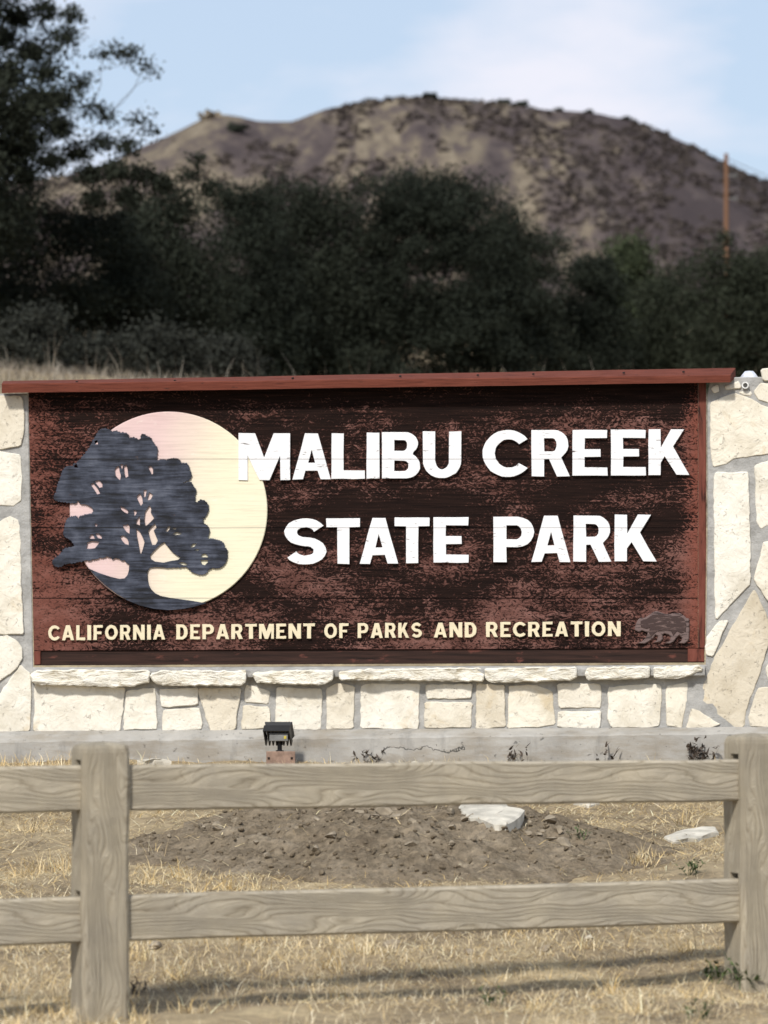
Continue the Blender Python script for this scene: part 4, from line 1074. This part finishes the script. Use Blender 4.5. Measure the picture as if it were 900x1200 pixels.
# ------------------------------------------------------------------ trees
def tube(pts, rad, seg=7):
    v, f = [], []
    for i, p in enumerate(pts):
        d = (pts[min(i + 1, len(pts) - 1)] - pts[max(i - 1, 0)]).normalized(); u = d.orthogonal().normalized(); w = d.cross(u)
        for k in range(seg):
            a = 2 * math.pi * k / seg; v.append(p + (u * math.cos(a) + w * math.sin(a)) * rad[i])
    for i in range(len(pts) - 1):
        for k in range(seg):
            j = (k + 1) % seg; f.append((i * seg + k, i * seg + j, (i + 1) * seg + j, (i + 1) * seg + k))
    return v, f
def tree(px, base_dx, dist, top_py, half_px, low_py, label, seed, leaves, tintc, clumps=70, spread=.33, leaf=.075, extra=(), trunk_r=.16, squash=.8, lean=0.0, name='oak_tree', skirt=.8):
    """px, top_py, half_px, low_py: crown seen in the photo; the size in metres follows from the distance"""
    r = np.random.default_rng(seed); m = dist / F
    cx_ = (px - HX) * m; x0 = cx_ + base_dx; z0 = T1(x0, dist)
    ztop = EYE + (HY - top_py) * m; zlow = max(EYE + (HY - low_py) * m, z0 + .25)
    hw = half_px * m; hz = (ztop - zlow) / 2; c = np.array([cx_, dist, zlow + hz])
    rad = np.array([hw, hw * squash, hz])
    # clump centres: mostly in the outer shell of an uneven crown
    d = r.normal(size=(clumps, 3)); d /= np.linalg.norm(d, axis=1)[:, None]
    u = r.uniform(.18, 1.0, clumps) ** .5
    bump = 1 + .13 * np.sin(d[:, 0] * 4.1 + seed) * np.cos(d[:, 2] * 3.3 + seed * 2) + r.uniform(-.10, .04, clumps)
    ctr = c + d * (u * bump)[:, None] * (rad - spread * .55)
    for (ex, ey, ed, es) in extra:     # outlying sprays seen against the sky
        ctr = np.vstack([ctr, [[(ex - HX) * (dist + ed) / F, dist + ed, EYE + (HY - ey) * (dist + ed) / F]]])
    # skirt of low foliage down to the grass
    ns = int(clumps * .5); a_ = r.uniform(0, 6.283, ns); q_ = np.sqrt(r.uniform(.1, 1, ns)) * .92
    sk = np.c_[cx_ + np.cos(a_) * q_ * hw, dist + np.sin(a_) * q_ * hw * squash, zlow + r.uniform(0, 1.0, ns) * hz * skirt]
    if skirt > 0: ctr = np.vstack([sk, ctr])
    ne = len(extra)
    w = np.ones(len(ctr)); w[len(ctr) - ne:] = [e[3] for e in extra] if ne else []
    e = empty(name, Vector((x0, dist, z0)), label, 'bush' if name == 'bush' else 'tree', 'bushes below the oaks' if name == 'bush' else 'trees behind the sign')
    # trunk and limbs
    V, Fc, off = [], [], 0
    fork = Vector((x0 + (cx_ - x0) * .25 + lean, dist, z0 + max(.5, (zlow - z0) * .9 + hz * .25)))
    def addt(pts, rads, seg=7):
        nonlocal off
        v, f = tube(pts, rads, seg); V.extend(v); Fc.extend([tuple(i + off for i in q) for q in f]); off += len(v)
    b0 = Vector((x0, dist, z0 - .3)); mid = b0.lerp(fork, .5) + Vector((r.normal() * .1, r.normal() * .1, 0))
    addt([b0, b0 + Vector((0, 0, .4)), mid, fork], [trunk_r * 1.5, trunk_r * 1.1, trunk_r, trunk_r * .8], 10)
    order = np.argsort(-np.linalg.norm(ctr - c, axis=1))
    fk = np.array(fork); dfk = np.linalg.norm(ctr - fk, axis=1); done = {}
    def grow(i, depth=0):
        if i in done: return done[i]
        t = Vector(ctr[i]); cand = np.where(dfk < dfk[i] * .82)[0]
        if depth > 5 or len(cand) == 0: src, rad_ = fork, trunk_r * .5
        else:
            k = cand[np.argmin(np.linalg.norm(ctr[cand] - ctr[i], axis=1))]; src, rad_ = grow(int(k), depth + 1)
        a = src.lerp(t, .35) + Vector((r.normal() * .07, r.normal() * .07, r.normal() * .07)); b = src.lerp(t, .7) + Vector((r.normal() * .06, r.normal() * .06, r.normal() * .06))
        end = max(.006, rad_ * .55); addt([src, a, b, t], [rad_, rad_ * .85, rad_ * .7, end], 6)
        done[i] = (t, end); return done[i]
    for i in list(order[:14]) + list(range(len(ctr) - ne, len(ctr))): grow(int(i))
    mk('trunk', V, Fc, M['bark'], e, smooth=True)
    # leaves
    per = w / w.sum(); q = r.choice(len(ctr), leaves, p=per); sz = spread * np.where(q >= len(ctr) - ne, .50, r.uniform(.7, 1.25, len(ctr))[q])
    P = ctr[q] + r.normal(size=(leaves, 3)) * sz[:, None] * np.array([.62, .62, .46])
    P[:, 2] = np.maximum(P[:, 2], terrain(P[:, 0], P[:, 1]) + .05)
    a = r.normal(size=(leaves, 3)); a /= np.linalg.norm(a, axis=1)[:, None]
    b = np.cross(a, r.normal(size=(leaves, 3))); b /= np.linalg.norm(b, axis=1)[:, None]
    L_ = leaf * r.uniform(.7, 1.35, leaves)[:, None]
    Vv = np.stack([P - a * L_ * .5, P + b * L_ * .26, P + a * L_ * .5, P - b * L_ * .26], axis=1).reshape(-1, 3)
    Q = np.arange(leaves)[:, None] * 4 + np.array([[0, 1, 2, 3]])
    cl = np.array(tintc) * r.uniform(.72, 1.3, (len(ctr), 1))[q] * r.uniform(.75, 1.25, (leaves, 1))
    mk_np('crown', Vv, Q, M['leaf'], e, col=np.repeat(cl, 4, axis=0))
    return e
OAK = (.026, .030, .022); DRK = (.022, .026, .0195); OLV = (.032, .037, .025); GRN = (.050, .061, .034); DUL = (.034, .036, .030)
tree(-40, -.2, 58, -110, 118, 330, 'tall dark oak with loose sprays reaching over the sky beside the slope', 1, 84000, OAK, 90, .36, .072,
     [(122, 63, 0, .14), (140, 60, 0, .2), (155, 64, .2, .2), (170, 76, .2, .14), (182, 86, .2, .05), (92, 98, 0, .35), (108, 128, 0, .25), (126, 136, 0, .2), (162, 140, .2, .2), (178, 153, .2, .12), (84, 18, 0, .35), (76, 42, 0, .45), (148, 172, 0, .5), (118, 168, 0, .5),
      (70, 150, 0, 1), (90, 178, .3, .8), (60, 190, 0, 1), (30, 205, 0, 1), (20, 140, 0, 1), (46, 118, 0, 1), (10, 90, 0, 1), (36, 60, 0, 1), (22, 20, 0, 1), (56, 85, 0, .8), (70, 118, 0, .8), (135, 200, 0, 1), (105, 205, 0, 1), (30, 245, 0, .4),
      (52, 12, 0, .8), (5, 45, 0, 1), (-10, 120, 0, 1), (0, 175, 0, 1), (165, 205, 0, .8), (190, 215, 0, .8), (150, 230, 0, 1), (110, 235, 0, .8)], .13, .8, -.1, skirt=0)
tree(60, .3, 61, 205, 140, 425, 'dark spreading oak with crooked low boughs beneath the tallest oak', 2, 64000, DRK, 95, .34, .066, (), .14, .8, .1)
tree(185, .3, 63, 212, 82, 425, 'dark oak with a pointed shoulder between the tallest oak and the round oaks', 3, 54000, OAK, 75, .34, .066, [(229, 186, 0, .4), (222, 205, 0, .8), (245, 220, 0, .8)], .18)
tree(285, 0, 70, 200, 70, 470, 'narrow dark oak left of the big round oak', 4, 54000, DRK, 75, .36, .068, (), .17)
tree(372, 0, 72, 178, 92, 470, 'broad dark oak overlapping the left side of the highest round oak', 5, 90000, OAK, 120, .38, .068, (), .2)
tree(502, 0, 73, 166, 128, 470, 'highest round dark oak in the row, centred behind the sign', 6, 125000, DRK, 170, .40, .068, [(470, 265, -1.2, 1.2), (492, 250, -1.2, 1.2), (515, 262, -1.2, 1.2), (485, 285, -1.2, 1.2), (510, 240, -1.2, 1.2), (530, 285, -1.2, 1.2), (455, 240, -1.2, 1.2), (478, 300, -1.3, 1.4), (498, 310, -1.3, 1.4), (516, 300, -1.3, 1.4), (468, 322, -1.3, 1.2), (495, 338, -1.3, 1.2), (488, 290, -1.4, 1.4)], .24)
tree(612, 0, 76, 222, 58, 470, 'dark oak shouldering down to the right of the highest oak', 7, 48000, OAK, 70, .36, .068, (), .17)
tree(690, 0, 78, 286, 62, 470, 'low dark oak filling the dip in the tree row', 8, 45000, DRK, 65, .36, .068, (), .15)
tree(742, 0, 88, 262, 42, 420, 'lighter green bushy tree rising behind the low oaks', 9, 22000, GRN, 60, .36, .09, (), .14, name='bushy_tree')
tree(792, 0, 80, 296, 62, 470, 'low grey-green oak right of the lighter bushy tree', 10, 42000, OLV, 60, .36, .068, (), .15)
tree(880, 0, 77, 262, 78, 470, 'olive-green oak beneath the utility pole', 11, 57000, OLV, 80, .38, .068, [(850, 280, 0, .6)], .19)
tree(990, 0, 79, 250, 90, 470, 'olive-green oak at the far end of the tree row', 12, 24000, OLV, 60, .40, .09, (), .18)
# grey undergrowth at the foot of the trees
for k, (px, d, tp, hp, lab) in enumerate([(30, 53, 352, 55, 'grey-green bush under the tallest oak'), (120, 54, 388, 40, 'low grey bush below the crooked boughs'), (190, 55, 372, 46, 'grey-green bush at the foot of the pointed oak'), (262, 57, 392, 42, 'dull bush at the foot of the narrow oak')]):
    tree(px, 0, d, tp, hp, 440, lab, 30 + k, 9000, DUL, 30, .24, .06, (), .05, .8, 0, 'bush')

# ------------------------------------------------------------------ hill brush, ridge shrubs, outcrop, utility pole
def shrub_leaves(P, S, per, r, tint):
    n = len(P); q = np.repeat(np.arange(n), per); k = n * per
    d = r.normal(size=(k, 3)); d /= np.linalg.norm(d, axis=1)[:, None]; d[:, 2] = np.abs(d[:, 2])
    c = P[q] + d * (S[q] * r.uniform(.5, 1, k))[:, None] * np.array([1, 1, .75])
    a = r.normal(size=(k, 3)); a /= np.linalg.norm(a, axis=1)[:, None]; b = np.cross(a, d); b /= np.linalg.norm(b, axis=1)[:, None] + 1e-9
    L_ = (S[q] * r.uniform(.35, .6, k))[:, None]
    V = np.stack([c - a * L_, c + b * L_ * .7, c + a * L_, c - b * L_ * .7], axis=1).reshape(-1, 3)
    Q = np.arange(k)[:, None] * 4 + np.array([[0, 1, 2, 3]])
    cl = (np.array(tint)[None, :] * r.uniform(.6, 1.4, (n, 1)))[q] * r.uniform(.8, 1.2, (k, 1))
    return V, Q, np.repeat(cl, 4, axis=0)
r = np.random.default_rng(44); n = 16000
hy = r.uniform(560, 803, n); hx = r.uniform(-.145, .145, n) * hy
keep = fbm(hx / 22, hy / 90, 71, 4) + .4 * fbm(hx / 7, hy / 20, 73, 2) > .16 - .45 * np.clip((hx - 20) / 60, -.3, 1) + .06 * (hx < -28)
hx, hy = hx[keep], hy[keep]; hs = r.uniform(.3, 1.0, len(hx))
v, q, c = shrub_leaves(np.c_[hx, hy, terrain(hx, hy)], hs, 12, r, (.060, .049, .043))
tag(mk_np('chaparral', v, q, M['leaf'], col=c), 'dense low brown brush covering the hillside', 'brush', kind='stuff')
def at_dist(px, py, dist): return Vector(((px - HX) / F * dist, dist, EYE + (HY - py) / F * dist))
for k, (px, d, w, lab) in enumerate([(503, 797, 2.2, 'dark round shrub on the highest point of the ridge'), (278, 770, 2.5, 'dark shrub below the rocky knob on the hill'), (785, 640, 2.3, 'dark shrub low on the right side of the hill'),
                                     (590, 797, 1.7, 'wide dark shrub on the level part of the ridge'), (612, 797, 1.8, 'tall dark shrub on the level part of the ridge'), (655, 797, 1.2, 'low shrub on the ridge where it starts to fall'),
                                     (690, 797, 1.2, 'low shrub on the falling ridge'), (735, 797, 1.3, 'lowest shrub along the falling ridge')]):
    x = (px - HX) / F * d; z = T1(x, d)
    e = empty('shrub', Vector((x, d, z)), lab, 'shrub', 'dark shrubs on the hill')
    rg = np.random.default_rng(900 + k); m_ = 26
    w *= .8
    P = np.array([[x, d, z]]) + np.c_[rg.normal(0, w * .45, m_), rg.normal(0, w * .45, m_), rg.uniform(.1, w * .6, m_)]
    v, q, c = shrub_leaves(P, np.full(m_, w * .38), 26, rg, (.032, .036, .028)); mk_np('foliage', v, q, M['leaf'], e, col=c)
    tv, tf = tube([Vector((x, d, z - .4)), Vector((x, d, z + w * .3)), Vector((x + .2, d, z + w * .7))], [.16, .1, .04]); mk('stem', tv, tf, M['bark'], e)
# rocky knob
x = (246 - HX) / F * 795; p = Vector((x, 795, T1(x, 795)))
v, f = [], []
rk = random.Random(8)
for i, (dx, s, hz) in enumerate([(0, 1.8, 1.2), (-1.8, 1.3, .8), (2.0, 1.5, .9), (.6, 1.2, 1.7)]):
    cv, cf = chunk_mesh(700 + i, s, s, s * .8); o_ = len(v); v += [p + Vector((dx, rk.uniform(-.8, .8), hz * .6)) + q_ for q_ in cv]; f += [tuple(a + o_ for a in q_) for q_ in cf]
tag(mk('rock_outcrop', v, f, M['rock'], origin=p), 'lumpy grey rock outcrop on top of the pale knob of the hill', 'rock')
# pole
PD = 210.0
pb = Vector(((851 - HX) / F * PD, PD, 0)); pb.z = T1(pb.x, PD); zt = at_dist(851, 180, PD).z
up_ = empty('utility_pole', pb, 'orange-brown wooden utility pole rising above the trees on the right', 'pole')
tv, tf = tube([Vector((pb.x, PD, pb.z - 1)), Vector((pb.x, PD, (pb.z + zt) / 2)), Vector((pb.x, PD, zt))], [.17, .145, .115], 12); mk('pole', tv, tf, M['pole'], up_, smooth=True)
for y_ in (206, 233):
    c_ = at_dist(851, y_, PD)
    tv, tf = tube([c_, c_ + Vector((.35, 0, .02)), c_ + Vector((.62, 0, -.12))], [.05, .045, .03], 6); mk('bracket', tv, tf, M['grey'], up_)
    frustum('insulator', c_ + Vector((.55, 0, -.02)), [(.05, 0), (.09, .03), (.05, .07), (.09, .1), (.04, .16)], M['grey'], up_, seg=10)
for y_, dz in ((186, -9.0), (210, -10.5), (238, -12)):
    a_ = at_dist(853, y_, PD); b_ = a_ + Vector((52, 60, dz)); ps = []
    for i in range(13):
        u = i / 12; p_ = a_.lerp(b_, u); p_.z -= 2.2 * 4 * u * (1 - u) * .4; ps.append(p_)
    tv, tf = tube(ps, [.018] * 13, 5); mk('wire', tv, tf, M['black'], up_)
